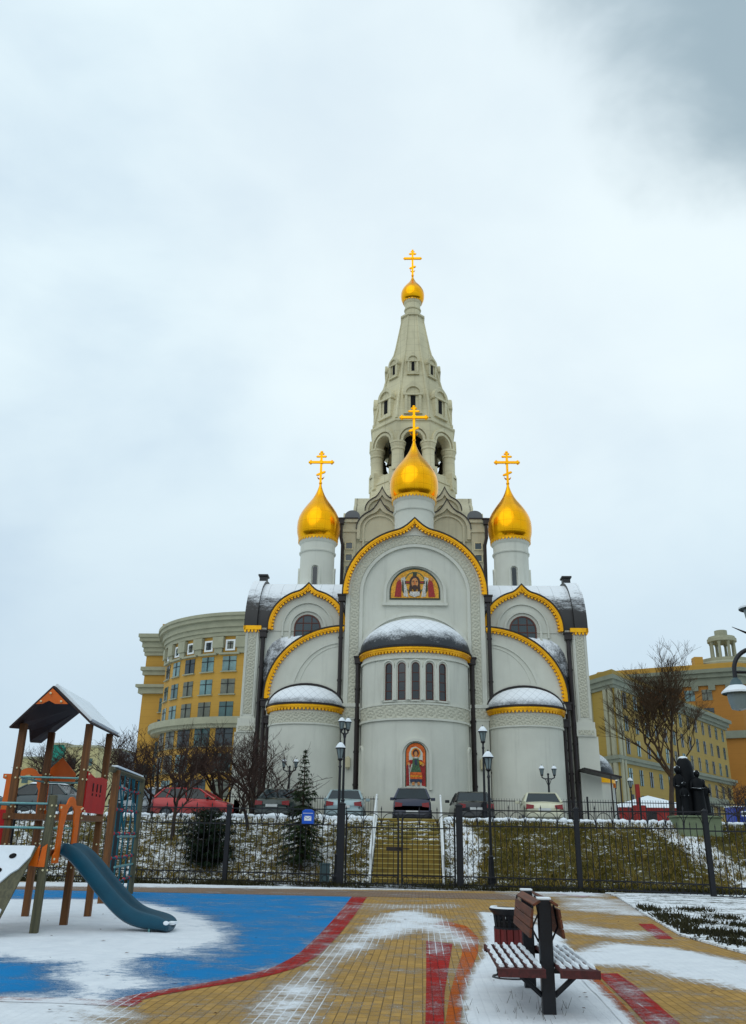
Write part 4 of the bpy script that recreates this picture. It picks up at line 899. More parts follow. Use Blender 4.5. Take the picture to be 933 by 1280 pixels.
def lamp(label, loc, h, arms=0, s=1.0, group=None, rz=0):
    t = thing('street_lamp', label, 'street lamp', loc, rz, group)
    p = MB(); p.lathe([(.14,0),(.15,.25),(.11,.3),(.09,.9),(.1,.95),(.055,1.0),(.045,h-.3),(.07,h-.28),(.04,h-.2),(.04,h)], seg=12)
    if arms:
        p.tube([(-arms, 0, h-.12), (-arms*.6, 0, h-.18), (0, 0, h-.18), (arms*.6, 0, h-.18), (arms, 0, h-.12)], .03, 6); p.tube([(-arms*.5, 0, h-.18), (0, 0, h-.55)], .018, 5); p.tube([(arms*.5, 0, h-.18), (0, 0, h-.55)], .018, 5)
        p.sphere((0, 0, h+.03), .06, 5)
        for sx in (-1, 1): p.tube([(sx*arms, 0, h-.14), (sx*arms, 0, h)], .03, 6)
    p.build('pole', 'black', t)
    if arms:
        for sx in (-1, 1): lantern(t, sx*arms, 0, h, s)
    else: lantern(t, 0, 0, h, s)
    return t
lamp('tall black lamp post with one snow-capped lantern beside the left gate post', (-2.93, 31.6, 0), 4.15, 0, .85)
lamp('black lamp post with one snow-capped lantern behind the fence right of the gate', (2.46, 32.9, 0), 3.95, 0, .95)
lamp('black twin lantern lamp rising behind the silver car', (-3.38, 38.2, 2.04), 3.9, .16, .75, rz=.6)
lamp('tall single lantern lamp rising beside the black car', (2.66, 38.2, 2.04), 3.45, 0, .95)
lamp('small twin lantern lamp in front of the left side apse', (-6.55, 43.6, 2.3), 2.4, .3, .6)
lamp('small twin lantern lamp in front of the right side apse', (6.15, 43.6, 2.3), 2.2, .3, .65)
lamp('distant lamp post standing before the yellow building right of the church', (13.85, 60, 2.6), 2.3, 0, .9)
lamp('distant lamp post close to the right corner of the church', (11.75, 55, 2.6), 1.95, 0, .9)
lamp('lamp post by the blue container near the right edge', (21.6, 58, 2.6), 3.6, 0, 1.1)
lamp('tall lamp post at the far right behind the statue', (25.6, 62, 2.6), 7.6, 0, 1.2)
# big pendant lamp at the right edge
pl = thing('pendant_lamp', 'big black arched lamp with hanging snow-topped shades at the right edge', 'street lamp', (5.47, 12.4, 0))
p = MB(); p.lathe([(.16,0),(.16,.4),(.1,.5),(.07,1.2),(.055,5.6),(.09,5.62),(.03,5.9),(.0,6.0)], seg=14); p.build('pole', 'black', pl)
def pend(sx, zt, rc, name='arm'):
    a = MB(); x1 = sx*rc
    pts = [(sx*.0, 0, zt-.05)]+[(sx*rc*(.5-.5*math.cos(t)) if False else sx*(rc-.3-.3*math.cos(t)) , 0, zt-.0+.3*math.sin(t)) for t in [PI-PI*j/8 for j in range(9)]]
    pts = [(0, 0, zt+.3), (sx*(rc-.32), 0, zt+.3)]+[(sx*(rc-.32+.32*math.sin(t)), 0, zt-.02+.32*math.cos(t)) for t in [PI/2*j/8 for j in range(1, 9)]]+[(x1, 0, zt-.22)]
    a.tube(pts, .032, 8); a.tube([(0, 0, zt-.04), (x1, 0, zt-.04)], .022, 6); a.tube([(sx*.1, 0, zt+.34), (sx*(rc-.45), 0, zt+.44), (sx*(rc-.05), 0, zt+.62)], [.04, .03, .004], 6)
    a.build('arm', 'black', pl)
    z = zt-.22
    g = MB(); g.lathe([(.02,z-.36),(.10,z-.34),(.13,z-.24),(.145,z-.12)], x1, 0, seg=20); go = g.build('lamp_shade', 'lampglass', pl)
    c = MB(); c.lathe([(.2,z-.13),(.21,z-.115),(.1,z-.03),(.07,z+.06),(.03,z+.1)], x1, 0, seg=20); c.build('cap', 'greybox', go)
    s2 = MB(); s2.lathe([(.212,z-.12),(.21,z-.095),(.16,z-.05),(.105,z-.01)], x1, 0, seg=20); s2.build('snow_cap', 'snow', go)
pend(-1, 3.87, 1.0); pend(1, 3.87, 1.0); pend(-1, 5.1, .6); pend(1, 5.1, .6)
# ------------------------------------------------------------------ play tower with slide
def wood(name, c, dirx='z'):
    m, nt, b = newmat(name); b.inputs['Roughness'].default_value = .65
    v = objvec(nt, (14, 14, .8) if dirx == 'z' else ((14, .8, 14) if dirx == 'y' else (.8, 14, 14)))
    n = noise(nt, 1.6, 5, .65, v, .8); n2 = noise(nt, 1.2, 3, .6, objvec(nt)); c = lin(c)
    L(nt, mixc(nt, math_n(nt, 'MULTIPLY', n2, .6), mixc(nt, ramp(nt, n, .3, .7), tuple(x*.45 for x in c), tuple(min(1, x*1.25) for x in c)), tuple(x*.6 for x in c)), b.inputs['Base Color'])
    bump(nt, b, n, .3, .01); return m
M['post_wood'] = wood('brown_timber', (118, 72, 26)); M['old_wood'] = wood('grey_green_timber', (92, 88, 62))
M['orange'] = pm('orange_panel', (214, 98, 8), .45, 0, .12, 3, .05, 40); M['redp'] = pm('red_panel', (176, 8, 8), .45, 0, .12, 3)
M['slide'] = pm('blue_green_plastic', (8, 70, 90), .35, 0, .15, 2.2, .08, 8); M['tealm'] = pm('teal_tube', (110, 160, 160), .4, .3, .1, 5)
M['bolt'] = pm('pale_bolt_cap', (226, 214, 170), .5); M['rope'] = pm('teal_rope', (20, 84, 96), .8, 0, .2, 10); M['ropeknot'] = pm('red_rope_joint', (176, 28, 44), .6)
M['roofb'] = pm('dark_brown_panel', (44, 28, 26), .6, 0, .15, 4)
P1, P2, P3, P4, Pa = (-7.42, 15.85), (-7.6, 17.55), (-6.26, 16.09), (-6.47, 17.79), (-6.22, 14.79)
pt = thing('play_tower', 'wooden play tower with snowy gabled roof, blue slide, red and orange panels', 'play tower', (-6.9, 16.4, 0))
OX, OY = -6.9, 16.4
def T0(x, y, z): return (x-OX, y-OY, z)
def part(mb, name, mat, parent=pt, label=None, smooth=30, bevel=0): return mb.build(name, mat, parent, label, smooth, bevel=bevel)
Pb = (-7.5, 14.6)
for (x, y), h, mt in ((P1, 3.42, 'post_wood'), (P2, 3.45, 'post_wood'), (P3, 3.45, 'post_wood'), (P4, 3.46, 'post_wood'), (Pa, 2.12, 'old_wood'), (Pb, 2.12, 'old_wood')):
    m_ = MB(T0); m_.obox((x, y, h/2-.05), .062, .062, h/2+.05, rz=math.radians(8)); po = part(m_, 'post', mt, bevel=.012, smooth=0)
    bb = MB(T0)
    for z in (.95, 1.32, 1.78, 1.95, 2.45, 2.62):
        if z < h-.1: bb.sphere((x+.03, y-.075, z), .018, 4); bb.sphere((x+.078, y-.01, z), .018, 4)
    part(bb, 'bolt_caps', 'bolt', po)
def quadslab(p, th, T=T0):
    """four corners in 3d, thickened along their normal"""
    p = [Vector(q) for q in p]; n = (p[1]-p[0]).cross(p[2]-p[0]).normalized()*th/2; k = len(p)
    m_ = MB(T); m_.add([tuple(q+n) for q in p]+[tuple(q-n) for q in p], [tuple(range(k)), tuple(range(2*k-1, k-1, -1))]+[(i, i+k, (i+1)%k+k, (i+1)%k) for i in range(k)]); return m_
# decks
m_ = MB(T0); m_.zprism([(-7.5, 15.75), (-6.2, 16.0), (-6.4, 17.85), (-7.7, 17.6)], 1.74, 1.84); part(m_, 'upper_deck', 'post_wood')
m_ = MB(T0); m_.zprism([(-7.45, 14.7), (-6.18, 14.85), (-6.26, 16.0), (-7.4, 15.8)], 1.16, 1.25); part(m_, 'lower_deck', 'post_wood')
# roof
rg0, rg1 = (-6.81, 15.5, 4.06), (-7.1, 18.0, 4.06)
m_ = quadslab([rg0, rg1, (-7.98, 17.95, 3.28), (-7.78, 17.0, 3.2), (-7.72, 16.75, 3.42), (-7.5, 15.45, 3.3)], .03); part(m_, 'roof_panel', 'roofb', label='dark brown left roof panel')
m_ = quadslab([rg0, rg1, (-6.36, 18.05, 3.42), (-6.03, 15.55, 3.4)], .03); rp = part(m_, 'roof_panel', 'roofb', label='snow-covered right roof panel')
m_ = quadslab([(-6.79, 15.55, 4.1), (-7.07, 17.97, 4.1), (-6.37, 18.0, 3.48), (-6.05, 15.6, 3.47)], .05); part(m_, 'snow_cover', 'snow', rp)
m_ = MB(T0); m_.add([(-6.83, 15.5, 4.03), (-7.1, 15.48, 3.73), (-6.98, 15.5, 3.74), (-6.86, 15.5, 3.8), (-6.74, 15.5, 3.74), (-6.5, 15.51, 3.74)]+[(-6.83, 15.53, 4.03), (-7.1, 15.51, 3.73), (-6.98, 15.53, 3.74), (-6.86, 15.53, 3.8), (-6.74, 15.53, 3.74), (-6.5, 15.54, 3.74)],
   [(0,1,2,3,4,5), (11,10,9,8,7,6)]+[(i, i+6, (i+1)%6+6, (i+1)%6) for i in range(6)]); ga = part(m_, 'gable_panel', 'orange')
m_ = MB(T0); [m_.sphere((x, 15.48, z), .022, 4) for x, z in ((-6.84, 3.93), (-7.0, 3.78), (-6.62, 3.78))]; part(m_, 'bolt_caps', 'bolt', ga)
# rails
for a, b, z in ((P1, P3, 2.47), (P1, P2, 2.47), (P2, P4, 2.47), (Pa, Pb, 1.98), (Pb, P1, 1.98), (P1, P3, 1.6), (Pa, Pb, 1.6)):
    m_ = MB(T0); m_.tube([(*a, z), (*b, z)], .018, 8); part(m_, 'rail', 'tealm')
# red panel on the right, with three slots
a, b = Vector((P3[0]+.07, P3[1]+.03, 0)), Vector((P4[0]+.07, P4[1]-.03, 0)); d = b-a
def onp(u, z): q = a+d*u; return (q.x, q.y, z)
m_ = quadslab([onp(0, 1.88), onp(0, 2.6), onp(.35, 2.52), onp(.7, 2.56), onp(1, 2.54), onp(1, 1.88)], .025); rpn = part(m_, 'side_panel', 'redp', label='red side panel with three dark slots')
m_ = MB(T0)
for u in (.3, .5, .68): q = onp(u, 2.32); m_.obox((q[0]+.015, q[1], 2.34), .006, .035, .075, rz=.1); m_.obox((q[0]+.015, q[1], 2.21), .006, .03, .022, rz=.1)
part(m_, 'slot', 'dark', rpn, smooth=0)
m_ = MB(T0)
for u, z in ((.02, 1.9), (.02, 2.55), (.98, 1.9), (.98, 2.5)): q = onp(u, z); m_.sphere((q[0]+.02, q[1], q[2]), .022, 4)
part(m_, 'bolt_caps', 'bolt', rpn)
m_ = quadslab([(-7.56, 14.56, 1.27), (-8.3, 14.5, 1.27), (-8.3, 14.5, 1.92), (-7.56, 14.56, 1.92)], .025); part(m_, 'side_panel', 'redp', label='red side panel left of the lower deck')
m_ = quadslab([(P1[0]-.05, P1[1]-.05, 1.27), (P1[0]-1.0, P1[1]-.1, 1.27), (P1[0]-1.0, P1[1]-.1, 1.9), (P1[0]-.05, P1[1]-.05, 1.9)], .025); part(m_, 'side_panel', 'redp')
# orange arch over the slide: plane between the front post and the roof post
def archpanel(p, q, z0, z1, name='entry_arch', mat='orange'):
    p, q = Vector((*p, 0)), Vector((*q, 0)); d = q-p; w_ = d.length; d /= w_; h = z1-z0
    out = [(0, 0), (0, h*.12), (w_*.06, h*.16), (w_*.07, h*.75), (0, h*.78), (0, h*.87), (w_*.28, h*.87)]+[(w_/2+w_*.2*math.cos(t), h*.84+h*.16*math.sin(t)) for t in [PI-PI*j/10 for j in range(1, 10)]]+[(w_*.72, h*.87), (w_, h*.87), (w_, h*.78), (w_*.93, h*.75), (w_*.94, h*.16), (w_, h*.12), (w_, 0)]
    inn = [(w_*.76, 0), (w_*.74, h*.55)]+[(w_/2+w_*.2*math.cos(t), h*.62+h*.24*math.sin(t)) for t in [PI*j/10 for j in range(11)]]+[(w_*.26, h*.55), (w_*.24, 0)]
    pl_ = out+inn; n = Vector((-d.y, d.x, 0))*.012; vs = []
    for sgn in (1, -1): vs += [tuple(p+d*u+Vector((0,0,z0+v))+n*sgn) for u, v in pl_]
    k = len(pl_); m_ = MB(T0); m_.add(vs, [tuple(range(k)), tuple(range(2*k-1, k-1, -1))]+[(i, i+k, (i+1)%k+k, (i+1)%k) for i in range(k)]); o = part(m_, name, mat)
    bb = MB(T0)
    for u, v in ((.04, .06), (.04, .82), (.96, .06), (.96, .82)): c = p+d*u*w_; bb.sphere((c.x+.02, c.y-.02, z0+v*h), .022, 4)
    part(bb, 'bolt_caps', 'bolt', o)
archpanel((-6.13, 14.9), (-6.17, 16.0), 1.05, 2.12)
archpanel((P2[0]+.1, P2[1]+.15), (P2[0]-.9, P2[1]+.05), 1.8, 2.75, 'back_arch')
m_ = quadslab([(-7.12, 17.9, 2.5), (-7.66, 17.8, 2.5), (-7.66, 17.8, 2.72), (-7.42, 17.84, 2.98), (-7.12, 17.9, 2.66)], .025); part(m_, 'house_panel', 'orange')
m_ = quadslab([(-6.17, 14.71, 1.0), (-6.28, 14.70, 1.0), (-6.24, 14.7, 1.3), (-6.17, 14.71, 1.35)], .025); part(m_, 'corner_panel', 'orange')
m_ = quadslab([(-6.28, 14.70, 1.0), (-6.44, 14.70, 1.02), (-6.42, 14.70, 1.12), (-6.28, 14.70, 1.34)], .03); part(m_, 'corner_panel', 'orange')
# slide
def slide():
    path = [(-6.22, 1.25), (-6.05, 1.22), (-5.85, 1.08), (-5.6, .86), (-5.35, .64), (-5.12, .45), (-4.92, .30), (-4.72, .20), (-4.5, .15), (-4.25, .13), (-4.05, .12), (-3.93, .09)]
    path = [(-6.22+(x+6.22)*.905, z) for x, z in path]
    hs = [.10, .16, .19, .2, .2, .2, .2, .19, .17, .15, .11, .03]; m_ = MB(T0); yc, hw = 15.5, .27; sec = []
    for (x, z), h in zip(path, hs):
        i = path.index((x, z)); x2, z2 = path[min(i+1, len(path)-1)]; x1, z1 = path[max(i-1, 0)]; tx, tz = x2-x1, z2-z1; l = math.hypot(tx, tz); nx, nz = -tz/l, tx/l
        pts = [(-hw-.035, -.08), (-hw-.035, h), (-hw-.02, h+.02), (-hw, h), (-hw+.02, .04), (-hw*.6, 0), (0, -.01), (hw*.6, 0), (hw-.02, .04), (hw, h), (hw+.02, h+.02), (hw+.035, h), (hw+.035, -.08), (0, -.1)]
        sec.append([(x+nx*v, yc+u, z+nz*v) for u, v in pts])
    k = len(sec[0]); vs = [p for s_ in sec for p in s_]; fs = []
    for i in range(len(sec)-1):
        for j in range(k): fs.append((i*k+j, i*k+(j+1)%k, (i+1)*k+(j+1)%k, (i+1)*k+j))
    fs += [tuple(range(k-1,-1,-1)), tuple(range((len(sec)-1)*k, len(sec)*k))]; m_.add(vs, fs); o = part(m_, 'slide', 'slide', smooth=50)
    sub = o.modifiers.new('s', 'SUBSURF'); sub.levels = 1; sub.render_levels = 2
    g = MB(T0); g.box(-4.24, -4.12, 15.36, 15.64, .13, .165); g.sphere((-4.2, 15.2, .17), .055, 6, .9, .25, .6); part(g, 'end_grip', 'snow', o)
    f = MB(T0); f.tube([(-4.5, 15.3, .1), (-4.5, 15.3, -.02)], .02, 6); f.tube([(-4.5, 15.7, .1), (-4.5, 15.7, -.02)], .02, 6); part(f, 'foot', 'tealm', o)
slide()
# climbing board with snow and hand holes
T1, B1 = Vector(at_y(47, 1059, 14.66)), Vector(at_y(-6, 1160, 13.95)); T2, B2 = T1+Vector((-1.05, -.1, 0)), B1+Vector((-1.05, -.1, 0))
def onb(u, v, lift=0):
    q = T2.lerp(T1, u).lerp(B2.lerp(B1, u), v); n = (T1-T2).cross(B2-T2).normalized(); n = n if n.z > 0 else -n; return tuple(q+n*lift)
m_ = quadslab([onb(0,0), onb(1,0), onb(1,1), onb(0,1)], .03); cbd = part(m_, 'climbing_board', 'old_wood')
m_ = quadslab([onb(-.05,0,.03), onb(.97,0,.03), onb(.98,.14,.03), onb(.9,.3,.03), onb(.82,.36,.03), onb(.7,.52,.03), onb(.74,.66,.03), onb(.8,.74,.03), onb(.97,.8,.03), onb(.97,1,.03), onb(0,1,.03)], .03); part(m_, 'snow_cover', 'snow', cbd, smooth=0)
m_ = MB(T0)
for u, v in ((.72, .14), (.5, .36), (.62, .33), (.2, .2), (.25, .55), (.55, .68)):
    c = onb(u, v, .05); pts = [onb(u+.055*math.cos(t), v+.035*math.sin(t), .052) for t in [2*PI*j/12 for j in range(12)]]; m_.add(pts, [tuple(range(12))])
part(m_, 'hand_hole', 'dark', cbd, smooth=0)
# rope net frame behind
nf = thing('climbing_net_frame', 'timber frame with teal rope climbing net behind the slide', 'climbing frame', (-7.6, 22.8, 0)); OX, OY = -7.6, 22.8
A0, B0 = (-7.35, 21.0), (-7.9, 24.7)
for (x, y), mt in ((A0, 'post_wood'), (B0, 'old_wood')):
    m_ = MB(T0); m_.obox((x, y, 1.45), .075, .075, 1.5); m_.build('post', mt, nf, smooth=0, bevel=.012)
m_ = MB(T0); m_.tube([(A0[0], A0[1]-.4, 2.95), (B0[0], B0[1]+.1, 2.95)], .07, 6); bm = m_.build('beam', 'old_wood', nf, smooth=0)
m_ = MB(T0); m_.obox(((A0[0]+B0[0])/2, (A0[1]+B0[1])/2-.15, 3.03), .07, 1.95, .02, rz=math.atan2(B0[0]-A0[0], -(B0[1]-A0[1]))+PI); m_.build('snow_cover', 'snow', bm, smooth=0)
m_ = MB(T0); k_ = MB(T0)
def np_(u, z): return (A0[0]+(B0[0]-A0[0])*u, A0[1]+(B0[1]-A0[1])*u, z)
for u in (.12, .31, .5, .69, .88): m_.tube([np_(u, .05), np_(u+.03*math.sin(u*9), 1.5), np_(u, 2.9)], .022, 5)
for z in (.45, 1.0, 1.55, 2.1, 2.6):
    m_.tube([np_(0, z), np_(.3, z-.04), np_(.6, z-.05), np_(1, z)], .024, 5)
    for u in (.12, .31, .5, .69, .88): k_.sphere(np_(u, z-.03), .045, 4)
for u in (.0, .5): m_.tube([np_(u+.1, 2.9), np_(u+.45, 1.6)], .022, 5)
m_.build('rope_net', 'rope', nf); k_.build('rope_joint', 'ropeknot', nf)
for z in (.75, 1.45):
    m_ = MB(T0); m_.tube([np_(.3, z), np_(1, z)], .03, 6); m_.build('rung', 'tealm', nf)
# ------------------------------------------------------------------ double park bench
M['slat'] = wood('red_brown_slat', (78, 24, 24), 'y'); M['slat2'] = wood('brown_backrest_slat', (104, 52, 22), 'y')
bn = thing('park_bench', 'black-framed double park bench with snow-striped red-brown slats', 'bench', (1.19, 9.98, 0))
for y, s_ in ((-.75, 1), (.75, 1)):
    m_ = MB(); m_.box(-.062, .062, y-.062, y+.062, 0, 1.0); po = m_.build('post', 'black', bn, bevel=.008, smooth=0)
    m_ = MB(); m_.box(-.066, .066, y-.066, y+.066, 1.0, 1.022); m_.build('snow_cap', 'snow', po, bevel=.008, smooth=0)
    m_ = MB(); m_.box(-.48, .48, y-.03, y+.03, .36, .4)
    for sx in (-1, 1): m_.tube([(sx*.06, y, .17), (sx*.3, y, .37)], .026, 6); m_.tube([(sx*.06, y+.05, .62), (sx*.13, y+.05, .76), (sx*.1, y+.05, .95)], .01, 5)
    m_.build('bracket', 'black', bn, smooth=0)
for sx in (-1, 1):
    for i in range(5):
        x = sx*(.105+i*.088*(1 if sx < 0 else .8)); m_ = MB(); m_.box(x-.034, x+.034, -1.14, .72, .405, .445); so = m_.build('seat_slat', 'slat', bn, bevel=.006, smooth=0)
        sm = MB(); n_ = 34; 
        # uneven ridge of snow along the slat
        vs = []; fs = []; ph = random.random()*9
        for j in range(n_+1):
            y = -1.12+1.82*j/n_; wv = .027*(.8+.25*math.sin(j*.9+ph)+random.uniform(-.1,.1))*(1 if 0 < j < n_ else .4); h = .022*(.8+.4*random.random())
            o_ = random.uniform(-.004,.004); vs += [(x-wv+o_, y, .446), (x-wv*.6+o_, y, .446+h), (x+wv*.6+o_, y, .446+h), (x+wv+o_, y, .446)]
        for j in range(n_):
            for q in range(3): fs.append((j*4+q, j*4+q+1, j*4+5+q, j*4+4+q))
        fs += [(0,1,2,3), (n_*4+3, n_*4+2, n_*4+1, n_*4)]; sm.add(vs, fs); sm.build('snow_ridge', 'snow', so, smooth=60)
    for ya in (-1.17, .72): m_ = MB(); m_.box(min(sx*.065, sx*.5), max(sx*.065, sx*(.5 if sx < 0 else .43)), ya, ya+.03, .37, .44); m_.build('seat_edge', 'slat', bn, smooth=0)
    for i in range(4):
        t = i/3; x = sx*(.085 if i == 0 else .12+.012*i); z = .975 if i == 0 else .97-.087*i
        m_ = MB(); m_.obox((x, -.13, z), .012, .76, .04, ry=sx*math.radians(-58 if i == 0 else -7)) ; m_.build('backrest_slat', 'slat2', bn, bevel=.005, smooth=0)
# ------------------------------------------------------------------ litter bin
lb = thing('litter_bin', 'round red-brown slatted litter bin behind the bench', 'litter bin', (1.04, 11.45, 0)); lb.scale = (.82, .82, 1.0)
m_ = MB(); m_.tube([(.25*math.cos(2*PI*j/24), .25*math.sin(2*PI*j/24), .02) for j in range(25)], .015, 5, False)
for j in range(4): a = PI/4+j*PI/2; m_.tube([(.25*math.cos(a), .25*math.sin(a), .02), (.15*math.cos(a), .15*math.sin(a), .16)], .012, 5)
m_.build('stand', 'black', lb)
for j in range(14):
    a = 2*PI*j/14; m_ = MB(); m_.obox((.2*math.sin(a), -.2*math.cos(a), .35), .04, .01, .2, rz=a); m_.build('slat', 'redbin' if 'redbin' in M else M.setdefault('redbin', wood('dark_red_slat', (112, 22, 20))), lb, smooth=0)
m_ = MB(); m_.lathe([(.17,.14),(.19,.15),(.185,.5),(.2,.62),(.17,.63),(.17,.16)], seg=20); m_.build('liner', 'dark', lb)
m_ = MB()
for j in range(16): a = 2*PI*j/16; m_.obox((.2*math.sin(a), -.2*math.cos(a), .62), .02, .008, .09, rz=a, rx=.15)
m_.lathe([(.2,.68),(.225,.7),(.28,.75),(.28,.765),(.2,.76),(.2,.7)], seg=24); m_.lathe([(.205,.54),(.215,.54),(.215,.56),(.205,.56)], seg=24); m_.build('rim', 'black', lb)
m_ = MB(); m_.lathe([(.27,.766),(.26,.782),(.215,.782),(.21,.766)], a0=-2.4, a1=1.4, seg=18); m_.build('snow_cap', 'snow', lb)
# ------------------------------------------------------------------ cars
M['tyre'] = pm('tyre_rubber', (22, 22, 24), .8); M['rim'] = pm('wheel_rim', (84, 88, 92), .4, .6, .1); M['carglass'] = pm('car_glass', (16, 30, 34), .12, 0, .3, 1.5, spec=.5)
M['tail'] = pm('red_tail_light', (130, 4, 6), .25, 0, .1, 5, spec=.8); M['plate'] = pm('number_plate', (196, 198, 196), .5); M['blacktrim'] = pm('black_trim', (20, 20, 22), .5); M['head'] = pm('clear_headlight', (190, 198, 200), .1, 0, .1, spec=1.)
def carpaint(name, c, rough=.28, metal=.2):
    m = pm(name, c, rough, metal, .1, 1.3, spec=.6); b = m.node_tree.nodes['Principled BSDF']; b.inputs['Coat Weight'].default_value = .6; b.inputs['Coat Roughness'].default_value = .08
    nt = m.node_tree; s_ = N(nt, 'ShaderNodeSeparateXYZ'); L(nt, objvec(nt), s_.inputs[0]); dn = noise(nt, 6, 5, .7, objvec(nt))
    df = math_n(nt, 'MULTIPLY', ramp(nt, math_n(nt, 'ADD', s_.outputs[2], math_n(nt, 'MULTIPLY', dn, .5)), 1.0, .45), .55)
    old = b.inputs['Base Color'].links[0].from_socket; L(nt, mixc(nt, df, old, lin((88, 84, 78))), b.inputs['Base Color'])
    L(nt, math_n(nt, 'ADD', math_n(nt, 'MULTIPLY', df, .8), rough), b.inputs['Roughness']); return m
def car(label, loc, rz, paint, Lc=4.4, W=1.74, H=1.43, kind='sedan', snow=False, glass='carglass', group='cars parked in a row above the slope'):
    t = thing('parked_car', label, 'car', loc, rz, group); hw = W/2
    # stations from rear (y=0) to front (y=L): (y, belt z, half width, bottom z)
    if kind == 'sedan': st = [(0,.62,.80,.42),(.06,.90,.90,.30),(.25,.98,.96,.22),(.9,1.0,1,.2),(1.4,.98,1,.2),(2.9,.93,1,.2),(3.3,.9,.99,.2),(4.1,.78,.93,.22),(4.32,.66,.86,.28),(4.4,.52,.76,.38)]; gh = (.62, 3.35, 1.15, 2.55)
    elif kind == 'hatch': st = [(0,.66,.86,.42),(.05,.95,.93,.30),(.2,1.0,.97,.22),(.9,1.0,1,.2),(1.4,.99,1,.2),(2.7,.95,1,.2),(3.1,.92,.99,.2),(3.7,.8,.94,.22),(3.95,.68,.87,.28),(4.05,.52,.77,.38)]; gh = (.08, 3.1, .5, 2.25)
    elif kind == 'van': st = [(0,.62,.88,.42),(.04,.98,.95,.3),(.15,1.08,.98,.22),(.9,1.08,1,.2),(1.4,1.06,1,.2),(2.9,1.02,1,.2),(3.4,1.0,.99,.2),(3.95,.9,.95,.22),(4.2,.75,.88,.28),(4.3,.55,.8,.38)]; gh = (.04, 3.4, .38, 2.6)
    kL = Lc/st[-1][0]; kz = H/1.43; sec = []
    for y, zt, w, zb in st:
        w *= hw; zt *= kz if kind != 'van' else 1
        sec.append([(x, y*kL, z) for x, z in [(-w*.82,zb),(-w*.97,zb+.1),(-w,zb+.32),(-w*.985,zt-.16),(-w*.93,zt-.03),(-w*.8,zt),(0,zt+.03),(w*.8,zt),(w*.93,zt-.03),(w*.985,zt-.16),(w,zb+.32),(w*.97,zb+.1),(w*.82,zb)]])
    m_ = MB(); k = 13; m_.add([p for s_ in sec for p in s_], [(i*k+j, (i+1)*k+j, (i+1)*k+(j+1)%k, i*k+(j+1)%k) for i in range(len(sec)-1) for j in range(k)]+[tuple(range(k)), tuple(range(len(sec)*k-1, (len(sec)-1)*k-1, -1))])
    body = m_.build('body', paint, t, smooth=40); sb_ = body.modifiers.new('b', 'BEVEL'); sb_.width = .03; sb_.segments = 2; sb_.limit_method = 'ANGLE'; sb_.angle_limit = math.radians(35)
    y0, y1, y2, y3 = [v*kL for v in gh]; zb = st[3][1]*(kz if kind != 'van' else 1)-.02; wb, wt = hw*.9, hw*.7
    # greenhouse: glass volume with painted roof and pillars
    def lp(a, b, t_): return tuple(a[i]+(b[i]-a[i])*t_ for i in range(3))
    Bq = [(-wb,y0,zb),(wb,y0,zb),(wb,y1,zb-.05),(-wb,y1,zb-.05)]; Tq = [(-wt,y2,H-.05),(wt,y2,H-.05),(wt,y3,H-.05),(-wt,y3,H-.05)]
    g = MB(); g.add(Bq+Tq, [(0,1,5,4),(1,2,6,5),(2,3,7,6),(3,0,4,7),(4,5,6,7)]); g.build('windows', glass, t, smooth=0)
    r = MB(); c0, c1 = [], []
    hv = .06
    r.add([(-wt-.01,y2-.02,H-.06),(wt+.01,y2-.02,H-.06),(wt+.01,y3+.02,H-.06),(-wt-.01,y3+.02,H-.06),(-wt*.9,y2+.12,H-.005),(wt*.9,y2+.12,H-.005),(wt*.9,y3-.15,H-.005),(-wt*.9,y3-.15,H-.005)], [(0,1,5,4),(1,2,6,5),(2,3,7,6),(3,0,4,7),(4,5,6,7),(3,2,1,0)])
    for i in range(4): r.tube([Bq[i], Tq[i]], [.055, .04], 6)
    for s_ in (-1, 1):
        ym = (y0+y1)/2+.05; r.tube([(s_*wb*1.005, ym, zb), (s_*wt*1.01, ym-.03, H-.06)], .035, 5)
        yq = y0+(y2-y0)+.25; r.tube([(s_*wb*1.0, yq-.1, zb), (s_*wt*1.01, yq+.02, H-.06)], .035, 5)
    ro = r.build('roof', paint, t, smooth=40)
    if snow: s_ = MB(); s_.add([(-wt*.98,y2+.05,H-.01),(wt*.98,y2+.05,H-.01),(wt*.98,y3-.05,H-.01),(-wt*.98,y3-.05,H-.01),(-wt*.85,y2+.2,H+.05),(wt*.85,y2+.2,H+.05),(wt*.85,y3-.2,H+.05),(-wt*.85,y3-.2,H+.05)], [(0,1,5,4),(1,2,6,5),(2,3,7,6),(3,0,4,7),(4,5,6,7)]); s_.build('snow_cover', 'snow', ro, smooth=60)
    for yy_ in (.75*kL, 3.45*kL if kind != 'hatch' else 3.15*kL):
        for s_ in (-1, 1):
            w = MB(); w.T = lambda u, v, z, s_=s_, yy_=yy_: (s_*(hw-.12)+v, yy_+u, .3+z)
            pr = [(.30*math.cos(2*PI*j/18), .30*math.sin(2*PI*j/18)) for j in range(18)]; w.prism([(a, b) for a, b in pr], -.1, .13 if s_ > 0 else .1); wo = w.build('wheel', 'tyre', t, smooth=40)
            w = MB(); w.T = lambda u, v, z, s_=s_, yy_=yy_: (s_*(hw-.12)+s_*v, yy_+u, .3+z); w.prism([(.19*math.cos(2*PI*j/14), .19*math.sin(2*PI*j/14)) for j in range(14)], .1, .145); w.build('rim', 'rim', wo, smooth=40)
    zl = (.8 if kind != 'van' else .95)*1.0
